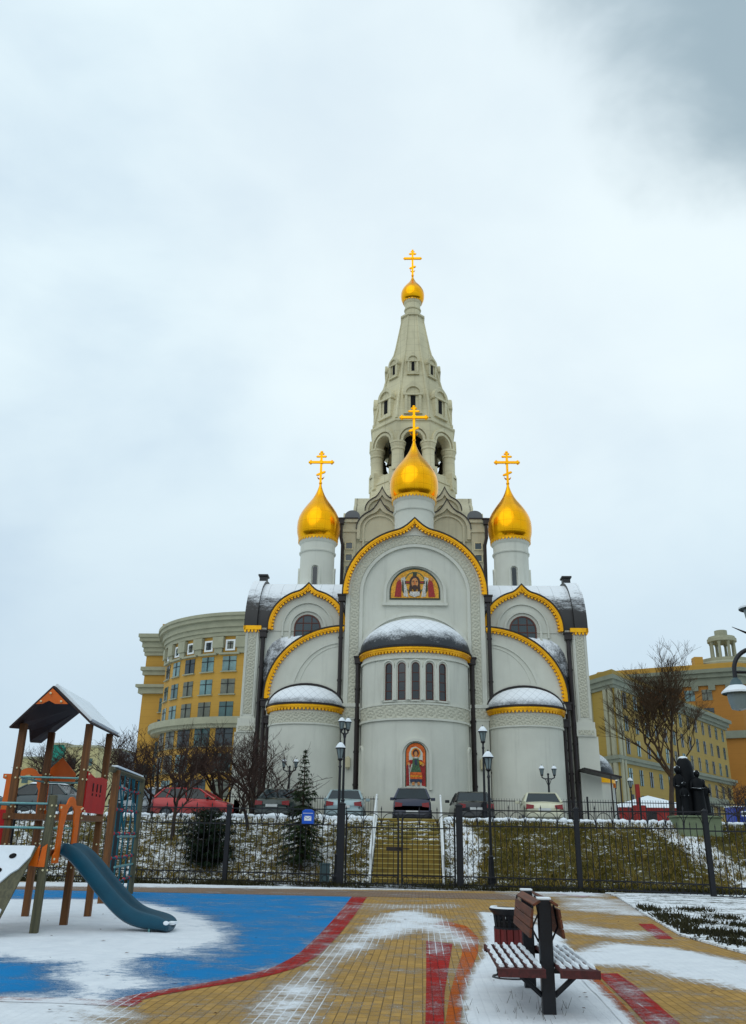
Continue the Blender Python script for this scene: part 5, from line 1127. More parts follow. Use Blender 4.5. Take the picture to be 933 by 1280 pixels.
    for s_ in (-1, 1):
        l = MB(); l.prism([(s_*hw*.88, zl-.11), (s_*hw*.52, zl-.09), (s_*hw*.5, zl+.05), (s_*hw*.86, zl+.09)], -.035 if kind != 'sedan' else -.02, .12); l.build('tail_light', 'tail', t, smooth=0)
        l = MB(); l.box(min(s_*hw*.45, s_*hw*.82), max(s_*hw*.45, s_*hw*.82), Lc-.22, Lc-.03, .56, .68); l.build('headlight', 'head', t, smooth=0)
        l = MB(); l.obox((s_*(hw+.09), y1-.35, zb+.08), .1, .05, .065); l.build('mirror', paint, t, smooth=0, bevel=.015)
    l = MB(); l.box(-hw*.86, hw*.86, -.06, .1, .36, .56); l.build('rear_bumper', paint if kind != 'van' else 'blacktrim', t, bevel=.03, smooth=0)
    l = MB(); l.box(-.26, .26, -.075, -.03, .62 if kind == 'sedan' else .44, .73 if kind == 'sedan' else .55); l.build('number_plate', 'plate', t, smooth=0)
    return t
zc = 2.06
car('silver-grey sedan seen from behind, left of the stairs', (-3.33, 38.1, zc), .04, carpaint('silver_paint', (150, 172, 176)), kind='sedan')
car('dark blue hatchback parked exactly at the head of the stairs', (-.42, 38.1, zc), 0, carpaint('navy_paint', (16, 24, 54)), 3.7, 1.66, 1.5, 'hatch')
car('black sedan parked just right of the stairs', (2.3, 38.4, zc), .06, carpaint('black_paint', (16, 18, 22)), kind='sedan', snow=False)
car('beige sedan parked in front of the right side apse', (5.15, 38.1, zc), -.05, carpaint('beige_paint', (206, 204, 176)), kind='sedan')
car('dark green sedan with snow on its roof, half behind the fir tree', (-6.45, 38.3, zc), -.12, carpaint('green_paint', (20, 42, 38)), kind='sedan')
car('bright red hatchback parked side-on left of the church', (-11.85, 39.6, zc), math.radians(-90), carpaint('red_paint', (170, 2, 4)), 3.6, 1.62, 1.4, 'hatch', snow=False)
M['snowglass'] = pm('frosted_car_glass', (170, 186, 198), .5, 0, .3, 3)
car('snow-covered pale car behind the red hatchback', (-10.6, 42.2, zc+.05), math.radians(80), carpaint('white_paint_car', (180, 190, 196)), kind='sedan', snow=True, glass='snowglass')
car('dark teal car at the far left beyond the play tower', (-14.6, 38.4, zc), math.radians(86), carpaint('teal_paint', (14, 44, 50)), kind='sedan', snow=True)
# ------------------------------------------------------------------ statue
M['plinth'] = pm('pale_granite', (112, 124, 96), .8, 0, .15, 5); M['bronze'] = snowy('dark_bronze', (10, 13, 17), .55, .82, 1.05, 3)
M['bronze'].node_tree.nodes['Principled BSDF'].inputs['Specular IOR Level'].default_value = .15
sp = thing('monument', 'dark bronze group of standing robed figures with snow on their heads, on a pale plinth', 'statue', (10.85, 36.9, 1.98))
sp.scale = (.98, .98, .98)
m_ = MB(); m_.box(-.75, .95, -.7, .7, -.25, .5); m_.box(-.82, 1.02, -.77, .77, .5, .57); m_.build('plinth', 'plinth', sp, bevel=.02, smooth=0)
def loft(secs, n=16):
    vs = []; fs = []
    for cx, cy, z, rx, ry in secs:
        for k in range(n): a = 2*PI*k/n; vs.append((cx+rx*math.cos(a)*(1+.05*math.sin(5*a+z*3)), cy+ry*math.sin(a)*(1+.05*math.sin(4*a+z*2)), z))
    for i in range(len(secs)-1):
        for k in range(n): fs.append((i*n+k, i*n+(k+1)%n, (i+1)*n+(k+1)%n, (i+1)*n+k))
    fs += [tuple(range(n-1,-1,-1)), tuple(range((len(secs)-1)*n, len(secs)*n))]; return vs, fs
f = MB(); f.add(*loft([(0,.2,.56,.5,.4),(0,.2,1.0,.46,.36),(0,.2,1.6,.42,.3),(-.02,.2,2.1,.38,.27),(-.03,.2,2.5,.35,.24),(-.04,.2,2.75,.28,.2),(-.05,.2,2.9,.16,.12),(-.05,.2,2.94,.03,.03)])); f.build('backing_slab', 'bronze', sp, smooth=60)
def robed(x, y, h, w, rot, arm):
    f = MB(); z0 = .56
    f.add(*loft([(x,y,z0,w*1.15,w*.9),(x,y,z0+h*.3,w*.95,w*.75),(x,y,z0+h*.55,w*.85,w*.62),(x,y,z0+h*.72,w*.98,w*.6),(x,y,z0+h*.8,w*.85,w*.5),(x,y,z0+h*.845,w*.32,w*.3),(x,y,z0+h*.87,w*.28,w*.28)]))
    f.sphere((x+.02*rot, y-.03, z0+h*.93), h*.075, 8, .85, .95, 1.15)
    for s_ in (-1, 1): f.tube([(x+s_*w*.85, y, z0+h*.76), (x+s_*w*1.15, y-.08, z0+h*.6), (x+s_*w*arm, y-.3, z0+h*.58)], [w*.28, w*.22, w*.14], 8)
    f.sphere((x+.02*rot, y-.03-h*.07, z0+h*.92), h*.014, 4)
    o = f.build('figure', 'bronze', sp, smooth=60)
    c = MB(); c.sphere((x+.02*rot, y-.01, z0+h*.975), h*.062, 6, 1, 1, .55); c.build('snow_cap', 'snow', o)
robed(-.42, -.12, 1.95, .2, -1, .3); robed(.28, -.25, 1.78, .26, 1, -.2); robed(-.33, -.4, 1.3, .16, 1, .4); robed(.62, .05, 1.45, .2, -1, .6)
c = MB(); c.sphere((-.05, .2, 2.86), .2, 7, 1, .7, .5); c.build('snow_cap', 'snow', sp)
# kiosk, blue container, barrier, shed
M['redk'] = pm('red_kiosk_paint', (150, 34, 26), .6, 0, .2, 3); M['green'] = pm('pale_green_paint', (120, 150, 128), .6, 0, .15, 3); M['contb'] = pm('blue_container_paint', (10, 46, 140), .45, 0, .15, 2)
kk = thing('kiosk', 'small red kiosk with a low snow-covered roof behind the statue', 'kiosk', (18.55, 75, 2.8))
m_ = MB(); m_.box(-2.6, 2.9, -1.5, 1.5, 0, 1.3); m_.build('wall', 'redk', kk, smooth=0)
m_ = MB(); m_.add([(-3.3,-2,1.3),(3.6,-2,1.3),(3.6,2,1.3),(-3.3,2,1.3),(.1,0,2.3)], [(0,1,4),(1,2,4),(2,3,4),(3,0,4),(3,2,1,0)]); m_.build('roof', 'snow', kk, smooth=0)
m_ = MB(); m_.box(-.6, .3, -1.55, -1.5, 0, .95); m_.build('door', 'flash', kk, smooth=0)
kb = thing('shipping_container', 'blue container with small white-framed windows near the right edge', 'container', (31.4, 84, 2.9))
m_ = MB(); m_.box(-2.8, 4.5, 0, 2.4, 0, 1.75)
for i in range(36): m_.box(-2.75+i*.2, -2.66+i*.2, -.035, 0, .1, 1.65)
m_.build('body', 'contb', kb, smooth=0)
for x in (-1.9, -.8):
    m_ = MB(); m_.box(x-.35, x+.35, -.07, -.03, .95, 1.4); w_ = m_.build('window', 'whitep', kb, smooth=0); m_ = MB(); m_.box(x-.25, x+.25, -.09, -.07, 1.03, 1.32); m_.build('pane', 'dglass', w_, smooth=0)
m_ = MB(); m_.box(-2.9, 4.6, -.1, 2.5, 1.75, 1.83); m_.build('roof_edge', 'snow', kb, smooth=0)
ks = thing('gatehouse', 'pale green shed with orange fascia beside the right corner of the church', 'shed', (10.7, 52.0, 2.4))
m_ = MB(); m_.box(-.4, .4, 0, 2.4, 0, 2.0); m_.build('wall', 'green', ks, smooth=0); m_ = MB(); m_.box(-.45, .45, -.1, 2.5, 2.0, 2.25); m_.build('fascia', 'goldd', ks, smooth=0)
m_ = MB()
for x in (-.36, 0, .36): m_.box(x-.03, x+.03, -.04, 0, 0, 2.0)
m_.build('trim', 'whitep', ks, smooth=0)
bfl = thing('barrier_post', 'short red barrier post on the terrace right of the church', 'barrier', (11.9, 50, 2.4)); m_ = MB(); m_.box(-.3, .35, -.2, .2, 0, 1.0); m_.build('housing', 'redk', bfl, bevel=.04, smooth=0); m_ = MB(); m_.box(-.1, .1, -.12, .12, 1.0, 2.1); m_.build('mast', 'redk', bfl, smooth=0)
# ------------------------------------------------------------------ yellow buildings
M['yel'] = pm('ochre_yellow_tile', (206, 152, 44), .75, 0, .12, .5, 0, spec=.2); M['yel2'] = pm('pale_yellow_plaster', (184, 158, 76), .8, 0, .12, .5, spec=.2); M['och'] = pm('deep_ochre_plaster', (196, 126, 28), .8, 0, .12, .4, spec=.2)
M['stone'] = pm('pale_stone_trim', (152, 150, 126), .8, 0, .1, .8); M['gstone'] = pm('grey_stone_trim', (120, 124, 108), .8, 0, .1, .8); M['bglass'] = pm('far_window_glass', (52, 82, 80), .2, 0, .5, .35, spec=.7)
M['bglass2'] = pm('far_window_dark', (26, 40, 42), .15, 0, .3, .8, spec=.8); M['bglass3'] = pm('far_window_sky', (92, 122, 120), .15, 0, .4, .7, spec=.8); M['bglass4'] = pm('far_window_blind', (96, 98, 84), .3, 0, .4, .6, spec=.5)
def tiled(name, c):
    m, nt, b = newmat(name); b.inputs['Roughness'].default_value = .7; c = lin(c); s = N(nt, 'ShaderNodeSeparateXYZ'); L(nt, objvec(nt), s.inputs[0])
    l = None
    for ax, p in ((2, .95),):
        a = math_n(nt, 'ABSOLUTE', math_n(nt, 'SUBTRACT', math_n(nt, 'FRACT', math_n(nt, 'DIVIDE', math_n(nt, 'ADD', s.outputs[ax], 200), p)), .5)); l = ramp(nt, a, .45, .5)
    n = noise(nt, .4, 5, .7, objvec(nt)); bb = mixc(nt, n, tuple(x*.85 for x in c), tuple(min(1, x*1.12) for x in c))
    L(nt, mixc(nt, math_n(nt, 'MULTIPLY', l, .3), bb, tuple(x*.5 for x in c)), b.inputs['Base Color']); return m
M['yel'] = tiled('ochre_yellow_tile', (180, 136, 48)); M['yel2'] = tiled('pale_yellow_render', (150, 124, 48)); M['och'] = tiled('deep_ochre_render', (158, 104, 26))
def facade(bld, T, cols, rows, wd, hg, wall_t=0, glass='bglass', frame='stone', sill=True, off=0.0):
    """each opening: a window with frame, glass and glazing bars, set on the wall"""
    for s in cols:
        for z in rows:
            g = MB(T); g.box(s-wd/2, s+wd/2, -.06-off, .02, z, z+hg); go = g.build('window', random.choice((glass, glass, 'bglass2', 'bglass3', 'bglass4')) if glass == 'bglass' else glass, bld, smooth=0)
            f = MB(T); w = .07
            f.box(s-.045, s+.045, -.12-off, -.07-off, z, z+hg); f.box(s-wd/2, s+wd/2, -.12-off, -.07-off, z+hg*.66, z+hg*.66+.08); f.build('glazing_bars', 'blacktrim', go, smooth=0)
            if sill: f = MB(T); f.box(s-wd/2-.15, s+wd/2+.15, -.3-off, .02, z-.14, z-.02); f.build('sill', frame, go, smooth=0)
lbd = thing('yellow_building', 'ochre yellow office block with a curved corner drum and pale cornices left of the church', 'building', (-21, 120, 2.5))
def TL(x, y, z): return (x+21-21+0, y, z)
def shift(o): o.location = (0, 0, -2.5); return o
RB = 15.0
Td = Tcyl(0, 0, RB)
w = MB(); w.lathe([(RB,2.5),(RB,27.2)], 0, 0, -PI*.62, PI*.5, 64); w.box(-18.0, -12.5, -2.0, 12, 2.5, 27.0); w.box(-16.6, -12, -.6, 10, 27, 30.0); w.box(-10, 12, -4, 14, 3, 25); shift(w.build('wall', 'yel', lbd, smooth=40))
c = MB()
for z0, z1, e in ((25.1, 25.6, .35), (25.6, 26.2, .55), (26.2, 27.0, .8), (27.0, 27.5, 1.25), (27.5, 27.9, 1.45)): c.cband(RB-.02, RB+e, z0, z1, 0, 0, -PI*.62, PI*.5, 64); c.box(-18.0-e*.7, -12.5, -2.0-e, 12, z0-.05, z1+.05)
for z0, z1, e in ((14.1, 14.9, .9), (13.7, 14.1, .5)): c.cband(RB-.02, RB+e+.6, z0, z1, 0, 0, -PI*.6, PI*.5, 64)
for z0, z1, e in ((22.9, 23.4, .6), (22.3, 22.9, .3), (20.5, 20.9, 1.0), (19.7, 20.5, .6)): c.box(-18.0-e*.8, -13.4, -2.0-e, 12, z0, z1)
for k in range(0, 6):
    s = math.radians(-6-k*12)*RB; c.T = Td; c.box(s-.75, s+.75, -.55, .0, 23.6, 25.0); c.box(s-.55, s+.55, -.35, 0, 22.9, 23.6); c.T = None
for k in range(1, 6):
    s = math.radians(-k*12)*RB; c.T = Td; c.box(s-1.35, s+1.35, -.45, 0, 22.75, 22.98); c.T = None
shift(c.build('cornice', 'stone', lbd, smooth=40))
class _P: pass
holder = lbd
def facade_l(T, *a, **k):
    n0 = set(o.name for o in holder.children); facade(holder, T, *a, **k)
    for o in holder.children:
        if o.name not in n0: o.location = (0, 0, -2.5)
cols = [math.radians(-k*12)*RB for k in range(0, 6)]
facade_l(Td, cols, [20.7, 17.85, 15.05], 1.85, 1.85); facade_l(Td, cols, [11.6, 8.6, 5.6], 2.3, 2.1); 
facade_l(Td, cols, [23.45], .85, 1.0, sill=False)
for s in cols: fr = MB(Td); fr.ring([(s-.65, 23.25), (s-.65, 24.65), (s+.65, 24.65), (s+.65, 23.25)], [(s-.43, 23.45), (s-.43, 24.45), (s+.43, 24.45), (s+.43, 23.45)], -.15, .0, True); shift(fr.build('window_surround', 'whitep', lbd, smooth=0))
Tf = lambda x, y, z: (x, -2.0+y, z)
facade_l(Tf, [-14.6], [17.2, 14.3, 11.3, 8.3], 1.7, 1.9); facade_l(Tf, [-16.9], [8.3, 5.3], 1.7, 1.9)
# right-hand long building
rb = thing('yellow_office_building', 'long pale yellow building with rows of narrow windows and pilasters right of the church', 'building', (23.2, 105, 2.5)); holder = rb
ang = math.atan2(53, 34); Lb = 50
Tr_ = lambda s, y, z: (s*math.cos(ang)-y*math.sin(ang)*1, s*math.sin(ang)+y*math.cos(ang), z)
# y negative = outwards; for this face the outside is towards +x side of the line seen from the camera, i.e. right of travel
Tr_ = lambda s, y, z: (s*math.cos(ang)+(-y)*math.sin(ang)*1.0, s*math.sin(ang)-(-y)*math.cos(ang), z)
ang2 = math.atan2(12, -4.6)
Tl_ = lambda s, y, z: (s*math.cos(ang2)-(-y)*abs(math.sin(ang2)), s*math.sin(ang2)+(-y)*math.cos(ang2)*1.0, z)
w = MB(); fp = [(0,0), (Lb*math.cos(ang), Lb*math.sin(ang)), (Lb*math.cos(ang)-22, Lb*math.sin(ang)+14), (-10, 26)]; w.zprism(fp, 2.5, 19.8); shift(w.build('wall', 'yel2', rb, smooth=0))
def grow(e): return [(0-.2*e, 0-1.1*e), (Lb*math.cos(ang)+e, Lb*math.sin(ang)-.6*e), (Lb*math.cos(ang)-22, Lb*math.sin(ang)+14), (-10-e, 26)]
c = MB()
for z0, z1, e in ((18.9, 19.3, .3), (19.3, 19.9, .6), (19.9, 20.4, 1.0)): c.zprism(grow(e), z0, z1)
c.zprism(grow(.5), 10.2, 10.6); c.zprism(grow(.8), 10.6, 11.0); shift(c.build('cornice', 'gstone', rb, smooth=0))
c = MB(); c.zprism(grow(-.2), 20.4, 21.2); shift(c.build('parapet', 'yel2', rb, smooth=0))
pl_ = MB()
for s in (.5, 1.5): pl_ = MB(); pl_.T = Tr_; pl_.box(s-.3, s+.3, -.25, 0, 2.5, 18.9); shift(pl_.build('pilaster', 'stone', rb, smooth=0))
a5 = math.atan2(26, -10); T5 = lambda s, y, z: (s*math.cos(a5)+y*math.sin(a5), s*math.sin(a5)-y*math.cos(a5), z)
for s in (.6, 1.7, 5.2, 8.5): pl_ = MB(T5); pl_.box(s-.35, s+.35, -.25, 0, 2.5, 18.9); shift(pl_.build('pilaster', 'stone', rb, smooth=0))
facade_l(Tr_, [3.4+i*3.7 for i in range(13)], [16.9, 14.1, 11.4, 7.9, 4.9], 1.15, 1.85, sill=False)
bc = MB(Tr_); bc.box(20, 42, -1.2, 0, 6.6, 7.7); shift(bc.build('balcony', 'gstone', rb, smooth=0))
# taller block behind with a round lantern on the roof
tb = thing('domed_building', 'tall ochre building with a round columned lantern on its roof at the right edge', 'building', (44, 168, 2.5)); holder = tb
a3 = math.atan2(-7, 14); 
T3 = lambda s, y, z: (s*math.cos(a3)+y*0-(-y)*abs(math.sin(a3)), s*math.sin(a3)-(-y)*math.cos(a3), z)
w = MB(); w.zprism([(-9,4.5), (0,0), (14.5,-7.2), (40, 8), (20, 40), (-9, 30)], 2.5, 31.5); shift(w.build('wall', 'och', tb, smooth=0))
c = MB()
for z0, z1, e in ((29.0, 30.4, .4), (30.4, 31.2, .9), (31.2, 31.9, 1.4)): c.zprism([(-9-e,4.5-e), (0-e*.3,0-e), (14.5,-7.2-e), (40+e, 8-e), (20, 40), (-9, 30)], z0, z1)
c.zprism([(-9.6,3.9), (-.3,-.6), (14.5,-7.9), (40.6, 7.4), (20, 40), (-9, 30)], 19.3, 20.6)
for i in range(5): c.T = T3; c.box(2.2+i*3-.4, 3.0+i*3, -.35, 0, 28.1, 29.0); c.T = None
shift(c.build('cornice', 'gstone', tb, smooth=0))
c = MB(); c.zprism([(-8.6,5), (0,.6), (14.5,-6.4), (39, 8.4), (20, 39), (-8.6, 29)], 31.9, 33.2); shift(c.build('parapet', 'yel', tb, smooth=0))
facade_l(T3, [-5.5, -2.4, .7+.3, 4.0, 7.3, 10.4][1:], [26.3, 22.9, 16.4, 13.2, 10], 1.8, 2.0, sill=False)
a4 = math.atan2(15.2, 25.5); T4 = lambda s, y, z: (14.5+s*math.cos(a4)+(-y)*math.sin(a4), -7.2+s*math.sin(a4)-(-y)*math.cos(a4), z)
facade_l(T4, [2.5+i*4 for i in range(5)], [26.3, 22.9, 16.4, 13.2, 10], 1.6, 2.2, sill=False)
lx, ly = 15.6, 2.0
ln = MB(); ln.lathe([(5.6,31.9),(5.6,33.4),(6.0,33.5),(6.0,33.9),(4.8,34.4),(4.8,35.0),(.01,35.0)], lx, ly, seg=40); ln.lathe([(2.5,38.6),(2.75,38.7),(2.75,39.3),(2.55,39.4),(2.5,39.7),(1.2,39.7),(1.2,41.0),(.01,41.0)], lx, ly, seg=36); ln.lathe([(.01,38.6),(2.5,38.6)], lx, ly, seg=24); shift(ln.build('roof_lantern', 'stone', tb, smooth=40))
for k in range(8):
    a = 2*PI*k/8+.2; c = MB(); c.lathe([(.34,35.0),(.3,35.3),(.26,38.2),(.36,38.4),(.36,38.6)], lx+2.2*math.sin(a), ly-2.2*math.cos(a), seg=10); shift(c.build('column', 'stone', tb))
ch = MB(); ch.box(8.6, 10.2, -2, 0, 33.2, 35); shift(ch.build('chimney', 'yel', tb, smooth=0))
# far housing on the left horizon
def slab_block(name, label, px0, px1, pyt, Y, mat, mat2='stone'):
    x0, _, zt = at_y(px0, pyt, Y); x1 = at_y(px1, pyt, Y)[0]; w_ = x1-x0
    t = thing(name, label, 'building', (x0, Y, 2.6)); m_ = MB(); m_.box(0, w_, 0, 14, 0, zt-2.6); m_.build('wall', mat, t, smooth=0)
    n = max(2, int(w_/3.2)); fl = int((zt-4)/3)
    for k in range(fl):
        m_ = MB()
        for i in range(n): x = (i+.5)*w_/n; m_.box(x-.8, x+.8, -.08, 0, 1.2+k*3, 2.8+k*3)
        m_.build('window_row', 'bglass', t, smooth=0)
    m_ = MB(); m_.box(-.3, w_+.3, -.3, 14.3, zt-2.6, zt-2.1); m_.build('roof', mat2, t, smooth=0)
M['tealw'] = pm('teal_wall', (20, 128, 110), .7, 0, .1); M['far_beige'] = pm('far_beige_wall', (176, 166, 120), .8, 0, .15); M['farg'] = pm('far_grey_wall', (120, 126, 128), .8)
slab_block('apartment_block', 'distant teal-green block glimpsed through the play tower', 64, 82, 931, 210, 'tealw')
slab_block('apartment_block', 'distant beige block right of the teal one behind bare trees', 83, 124, 934, 200, 'far_beige')
slab_block('apartment_block', 'low distant beige block left of the teal one', 28, 58, 948, 220, 'far_beige')
slab_block('apartment_block', 'grey distant block between the play tower and the yellow drum building', 126, 152, 938, 240, 'farg')
# ------------------------------------------------------------------ trees
M['bark'] = pm('dark_bark', (62, 50, 40), .9, 0, .3, 4); M['bark2'] = pm('brown_twigs', (58, 40, 32), .9, 0, .35, .9); M['bark3'] = pm('reddish_twigs', (66, 48, 28), .9, 0, .3, .9)
M['needle'] = pm('fir_needles', (34, 50, 22), .8, 0, .4, 1.5, spec=.2); M['needle2'] = pm('pine_needles', (22, 38, 20), .8, 0, .4, 1.5, spec=.2); M['bud'] = pm('dry_leaves', (120, 66, 26), .8, 0, .3, 2)
def bare_tree(name, label, loc, h, spread, seed, trunkr=.09, depth=5, mat='bark2', multi=1, up=.28, leaves=0, leader=False, group='bare trees along the terrace', cat='tree'):
    rnd = random.Random(seed); tr = MB(); cr = MB(); lv = MB()
    def rec(p, d, l, r, k):
        n = 3 if k > 1 else 2; pts = [p]; q = p; dd = d
        for i in range(n):
            gs = .04 if (leader and r > trunkr*.25) else .17; dd = (dd+Vector((rnd.gauss(0,gs), rnd.gauss(0,gs), rnd.gauss(0,.10)+up*.03))).normalized(); q = q+dd*l/n; pts.append(q)
        rr = [r*(1-.42*i/n) for i in range(n+1)]; (tr if k >= depth else cr).tube([tuple(x) for x in pts], rr, 6 if k >= depth else (4 if k > 1 else 3), False)
        if k <= 0:
            if leaves and rnd.random() < leaves: s = .05; a = pts[-1]; lv.add([tuple(a), tuple(a+Vector((s,0,-s))), tuple(a+Vector((0,s,-s*1.4)))], [(0,1,2)])
            return
        nb = rnd.choice((3, 4) if not leader else (3, 4, 5))
        for j in range(nb):
            t = rnd.uniform(.35, 1.0) if j else 1.0; idx = min(n-1, int(t*n)); b = pts[idx].lerp(pts[idx+1], t*n-idx if t < 1 else 1)
            a = rnd.uniform(0, 2*PI); side = Vector((math.cos(a)*spread, math.sin(a)*spread, up)); nd = (Vector((0,0,1))+side*.08).normalized() if (leader and j == 0 and k >= depth-2) else (dd*.62+side*rnd.uniform(.6, 1.1)).normalized() if j else (dd+side*.3).normalized()
            rec(b, nd, l*rnd.uniform(.6, .8), max(r*.55, .007), k-1)
    loc = (loc[0], loc[1], loc[2]-(.3 if 37.5 < loc[1] < 43.5 else 0)); t = thing(name, label, cat, loc, 0, group)
    for m_ in range(multi):
        a = 2*PI*m_/multi+rnd.random(); d = Vector((math.cos(a)*.35*(multi > 1), math.sin(a)*.35*(multi > 1), 1)).normalized(); rec(Vector((0,0,-.1)), d, h*.34, trunkr, depth)
    zs = max(v[2] for v in cr.v); k = h/zs
    for mb in (tr, cr, lv): mb.v = [(x*k, y*k, z*k) for x, y, z in mb.v]
    tr.build('trunk', 'bark', t, smooth=60); cr.build('crown', mat, t, smooth=0)
    if lv.v: lv.build('dry_leaves', 'bud', t, smooth=0)
    return t
bare_tree('bare_tree', 'wide bare tree directly behind the red hatchback', (-9.2, 41.0, 2.35), 4.6, .95, 11, .1, 5, multi=2)
bare_tree('bare_tree', 'bare tree with reddish twigs against the left corner pilaster of the church', (-7.6, 40.6, 2.35), 4.4, .8, 12, .08, 5, multi=2)
bare_tree('bare_tree', 'bare tree leaning over the snow-covered car', (-11.0, 40.3, 2.35), 4.2, 1.0, 13, .09, 5, multi=2)
bare_tree('bare_tree', 'low bare tree below the flat end of the yellow drum building', (-12.9, 41.5, 2.35), 3.8, 1.0, 14, .08, 5, multi=2)
bare_tree('bare_tree', 'slim bare tree rising between the play tower posts', (-15.2, 42.6, 2.4), 4.6, .9, 15, .08, 5, multi=2)
bare_tree('bare_tree', 'bare tree at the far left edge behind the dark teal car', (-18.4, 43.0, 2.4), 4.4, 1.0, 16, .09, 5, multi=2)
bare_tree('bare_tree', 'thin dark bare tree in front of the left side apse', (-7.2, 39.6, 2.35), 3.3, 1.1, 17, .05, 4, multi=2)
bare_tree('bare_tree', 'bare tree standing on the slope left of the round pine', (-9.9, 35.6, 1.4), 4.6, .75, 19, .09, 5)
bare_tree('bare_tree', 'bare tree on the slope between the round pine and the fir', (-7.0, 36.2, 1.7), 4.0, .8, 20, .07, 5)
bare_tree('bare_tree', 'big bare tree in front of the yellow office building', (13.05, 48, 2.45), 9.8, .8, 23, .15, 6, 'bark3', up=.45, leaves=.02, leader=True, group=None)
bare_tree('bare_shrub', 'low bare shrub beside the blue container', (18.5, 54, 2.6), 2.6, 1.1, 22, .04, 4, multi=4, group=None, cat='shrub')
def fir(name, label, loc, h, r0, seed, whorls=18, shape='cone', mat='needle', start=.12):
    rnd = random.Random(seed); t = thing(name, label, 'tree', loc); tr = MB(); tr.tube([(0,0,-.2), (0,0,h*.5), (0,0,h)], [.07, .045, .008], 6); 
    nd = MB(); br = MB()
    for w in range(whorls):
        u = (w+rnd.random()*.5)/whorls; z = h*(start+(1-start)*u)
        R = r0*((1-u)**.9 if shape == 'cone' else math.sqrt(max(.02, 1-(2*u-.75)**2/1.6)))*rnd.uniform(.8, 1.12)
        nb = int(9*(1-u*.45)) if shape == 'cone' else 14
        if shape == 'cone' and u > .62: nb = 5; R *= .95
        for j in range(nb):
            a = 2*PI*j/nb+rnd.random()*.7; rr = R*rnd.uniform(.7, 1.1); slope = -.28 if u < .5 else .35*(u-.3)*2
            if shape != 'cone': slope = rnd.uniform(-.1, .6)
            dz = rr*slope; n = max(3, int(rr*14)); ca, sa = math.cos(a), math.sin(a)
            br.tube([(0,0,z), (ca*rr*.6, sa*rr*.6, z+dz*.7), (ca*rr, sa*rr, z+dz*.8+rr*.08)], [.015, .01, .004], 3, False)
            for i in range(n*3):
                s = rnd.uniform(.12, 1.0); c = Vector((ca*rr*s, sa*rr*s, z+dz*s)); 
                l = (.26 if shape == 'cone' else .2)*(1.1-.6*s)*rnd.uniform(.6, 1.2)*(1 if u < .6 else .45)
                b = a+rnd.choice((-1, 1))*rnd.uniform(.4, 1.1); e = c+Vector((math.cos(b)*l, math.sin(b)*l, rnd.uniform(-.10, .03)-(.05 if u < .6 else 0)))
                sd = Vector((-math.sin(b), math.cos(b), rnd.uniform(-.5, .5)))*.022
                nd.add([tuple(c-sd), tuple(c+sd), tuple(e+sd*.4), tuple(e-sd*.4)], [(0,1,2,3)])
    base = len(tr.v); tr.v += br.v; tr.f += [tuple(i+base for i in f) for f in br.f]; tr.m += br.m; tr.build('trunk', 'bark', t); nd.build('needles', mat, t, smooth=0); return t
bare_tree('bare_tree', 'bare tree behind the rope net frame', (-12.2, 39.3, 2.3), 4.0, .9, 41, .08, 5, multi=2)
bare_tree('bare_tree', 'bare tree seen between the red car and the church corner', (-8.9, 43.4, 2.4), 5.0, .8, 42, .09, 5)
bare_tree('bare_tree', 'bare tree far left seen under the play tower roof', (-17.0, 40.6, 2.3), 3.6, 1.0, 43, .08, 5, multi=2)
fir('fir_tree', 'young fir with a thin spiky top on the slope left of the gate', (-4.52, 34.0, .35), 4.35, 1.08, 31, 26)
fir('pine_bush', 'round dark green pine bush on the slope below the red car', (-8.15, 34.2, .35), 2.1, 1.1, 33, 16, 'round', 'needle2', .05)
# fallen twigs and weeds poking through the snow by the bench
tw = MB()
for i in range(46):
    x, y = 1.0+random.gauss(0,.28), 9.35+random.gauss(0,.35); a = random.random()*6.3; l = random.uniform(.03,.13); tw.tube([(x, y, 0), (x+math.cos(a)*l*.5, y+math.sin(a)*l*.5, l)], [.003, .001], 3, False)
o = tw.build('dry_stalks', 'bark', smooth=0); tag(o, 'dry stalks poking through the snow under the bench', kind='stuff')
# ------------------------------------------------------------------ sky, sun, camera
wd_ = bpy.data.worlds.new('World'); S.world = wd_; wd_.use_nodes = True; nt = wd_.node_tree; bg = nt.nodes['Background']; outn = nt.nodes['World Output']
sky = N(nt, 'ShaderNodeTexSky', sky_type='NISHITA'); sky.sun_disc = False; SE, SR = 42, 205
sky.sun_elevation = math.radians(SE); sky.sun_rotation = math.radians(SR)
L(nt, sky.outputs[0], bg.inputs['Color']); bg.inputs['Strength'].default_value = .06
tc = N(nt, 'ShaderNodeTexCoord').outputs['Generated']
nrm = N(nt, 'ShaderNodeVectorMath', operation='NORMALIZE'); L(nt, tc, nrm.inputs[0]); D = nrm.outputs[0]
def dotd(px, py):
    d = ray(px, py).normalized(); n = N(nt, 'ShaderNodeVectorMath', operation='DOT_PRODUCT'); L(nt, D, n.inputs[0]); n.inputs[1].default_value = d; return n.outputs['Value']
mp = N(nt, 'ShaderNodeMapping'); mp.inputs['Scale'].default_value = (1, 1, 1.7); L(nt, D, mp.inputs[0])
n1 = noise(nt, 1.5, 5, .5, mp.outputs[0], .25); n2 = noise(nt, 4.0, 5, .55, mp.outputs[0], .3)
cl_ = math_n(nt, 'ADD', math_n(nt, 'MULTIPLY', n1, .7), math_n(nt, 'MULTIPLY', n2, .3))
col = mixc(nt, ramp(nt, cl_, .36, .64), (.60, .74, .85), (.80, .935, .985))
sepd = N(nt, 'ShaderNodeSeparateXYZ'); L(nt, D, sepd.inputs[0])
low = ramp(nt, sepd.outputs[2], .55, .02)
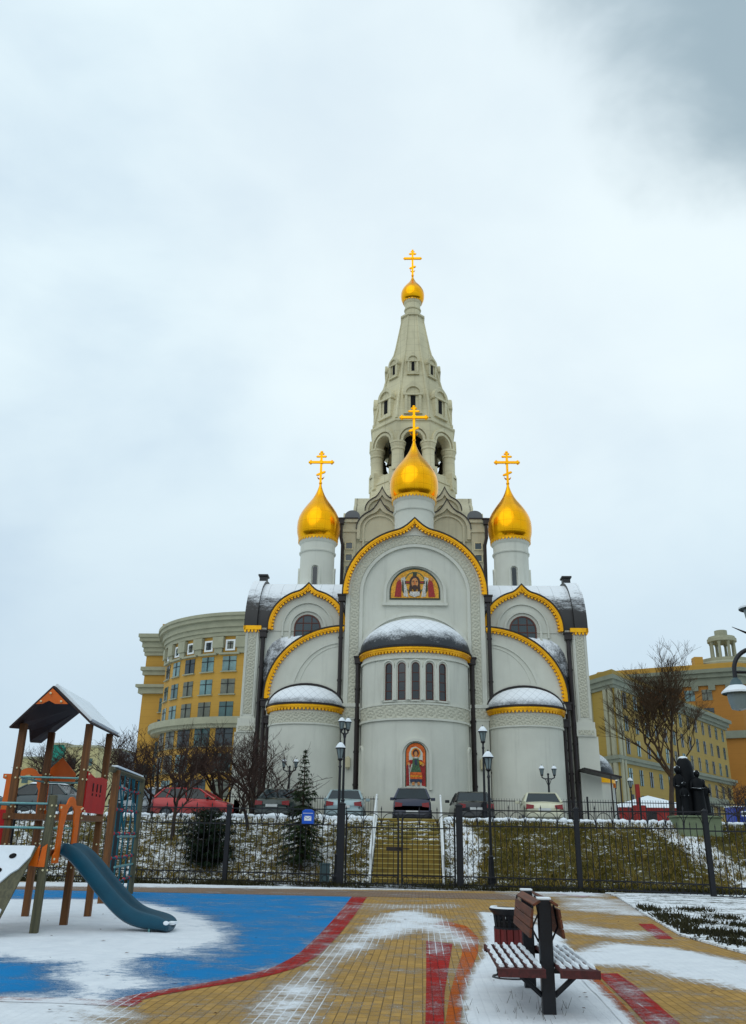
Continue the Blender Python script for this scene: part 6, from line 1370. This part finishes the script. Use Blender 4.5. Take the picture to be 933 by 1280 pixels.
col = mixc(nt, math_n(nt, 'MULTIPLY', low, .75), col, (.48, .62, .75))
# bright patch behind thinner cloud, and one dark rain cloud
br_ = ramp(nt, math_n(nt, 'ADD', dotd(640, 250), math_n(nt, 'MULTIPLY', math_n(nt, 'SUBTRACT', n1, .5), .12)), .90, 1.0)
col = mixc(nt, math_n(nt, 'MULTIPLY', br_, .55), col, (.86, .95, .98))
dk = math_n(nt, 'ADD', dotd(1050, -250), math_n(nt, 'MULTIPLY', math_n(nt, 'SUBTRACT', n2, .5), .07)); dk = math_n(nt, 'ADD', dk, math_n(nt, 'MULTIPLY', math_n(nt, 'SUBTRACT', n1, .5), .05))
col = mixc(nt, math_n(nt, 'MULTIPLY', ramp(nt, dk, .943, .984), .88), col, (.30, .41, .48))
bg2 = N(nt, 'ShaderNodeBackground'); L(nt, col, bg2.inputs['Color']); bg2.inputs['Strength'].default_value = 1.1
ad = N(nt, 'ShaderNodeMixShader'); ad.inputs[0].default_value = .93; L(nt, bg.outputs[0], ad.inputs[1]); L(nt, bg2.outputs[0], ad.inputs[2]); L(nt, ad.outputs[0], outn.inputs['Surface'])
sl = bpy.data.lights.new('sun', 'SUN'); sl.energy = .55; sl.angle = math.radians(65); sl.color = (1, .97, .92); so = bpy.data.objects.new('sun', sl); COL.objects.link(so)
sd_ = Vector((math.sin(math.radians(SR))*math.cos(math.radians(SE)), math.cos(math.radians(SR))*math.cos(math.radians(SE)), math.sin(math.radians(SE))))
so.rotation_euler = sd_.to_track_quat('Z', 'Y').to_euler()
cam = bpy.data.cameras.new('camera'); co = bpy.data.objects.new('camera', cam); COL.objects.link(co); S.camera = co
cam.sensor_fit = 'VERTICAL'; cam.sensor_height = 24; cam.lens = F/1280*24; cam.clip_end = 2000; cam.clip_start = .1
co.matrix_world = Matrix.Translation((0, 0, EYE)) @ CM.to_4x4()
S.view_settings.view_transform = 'Standard'; S.view_settings.look = 'None'; S.view_settings.exposure = 0; S.view_settings.gamma = 1
S.cycles.use_denoising = True; S.cycles.max_bounces = 6
S.render.film_transparent = False
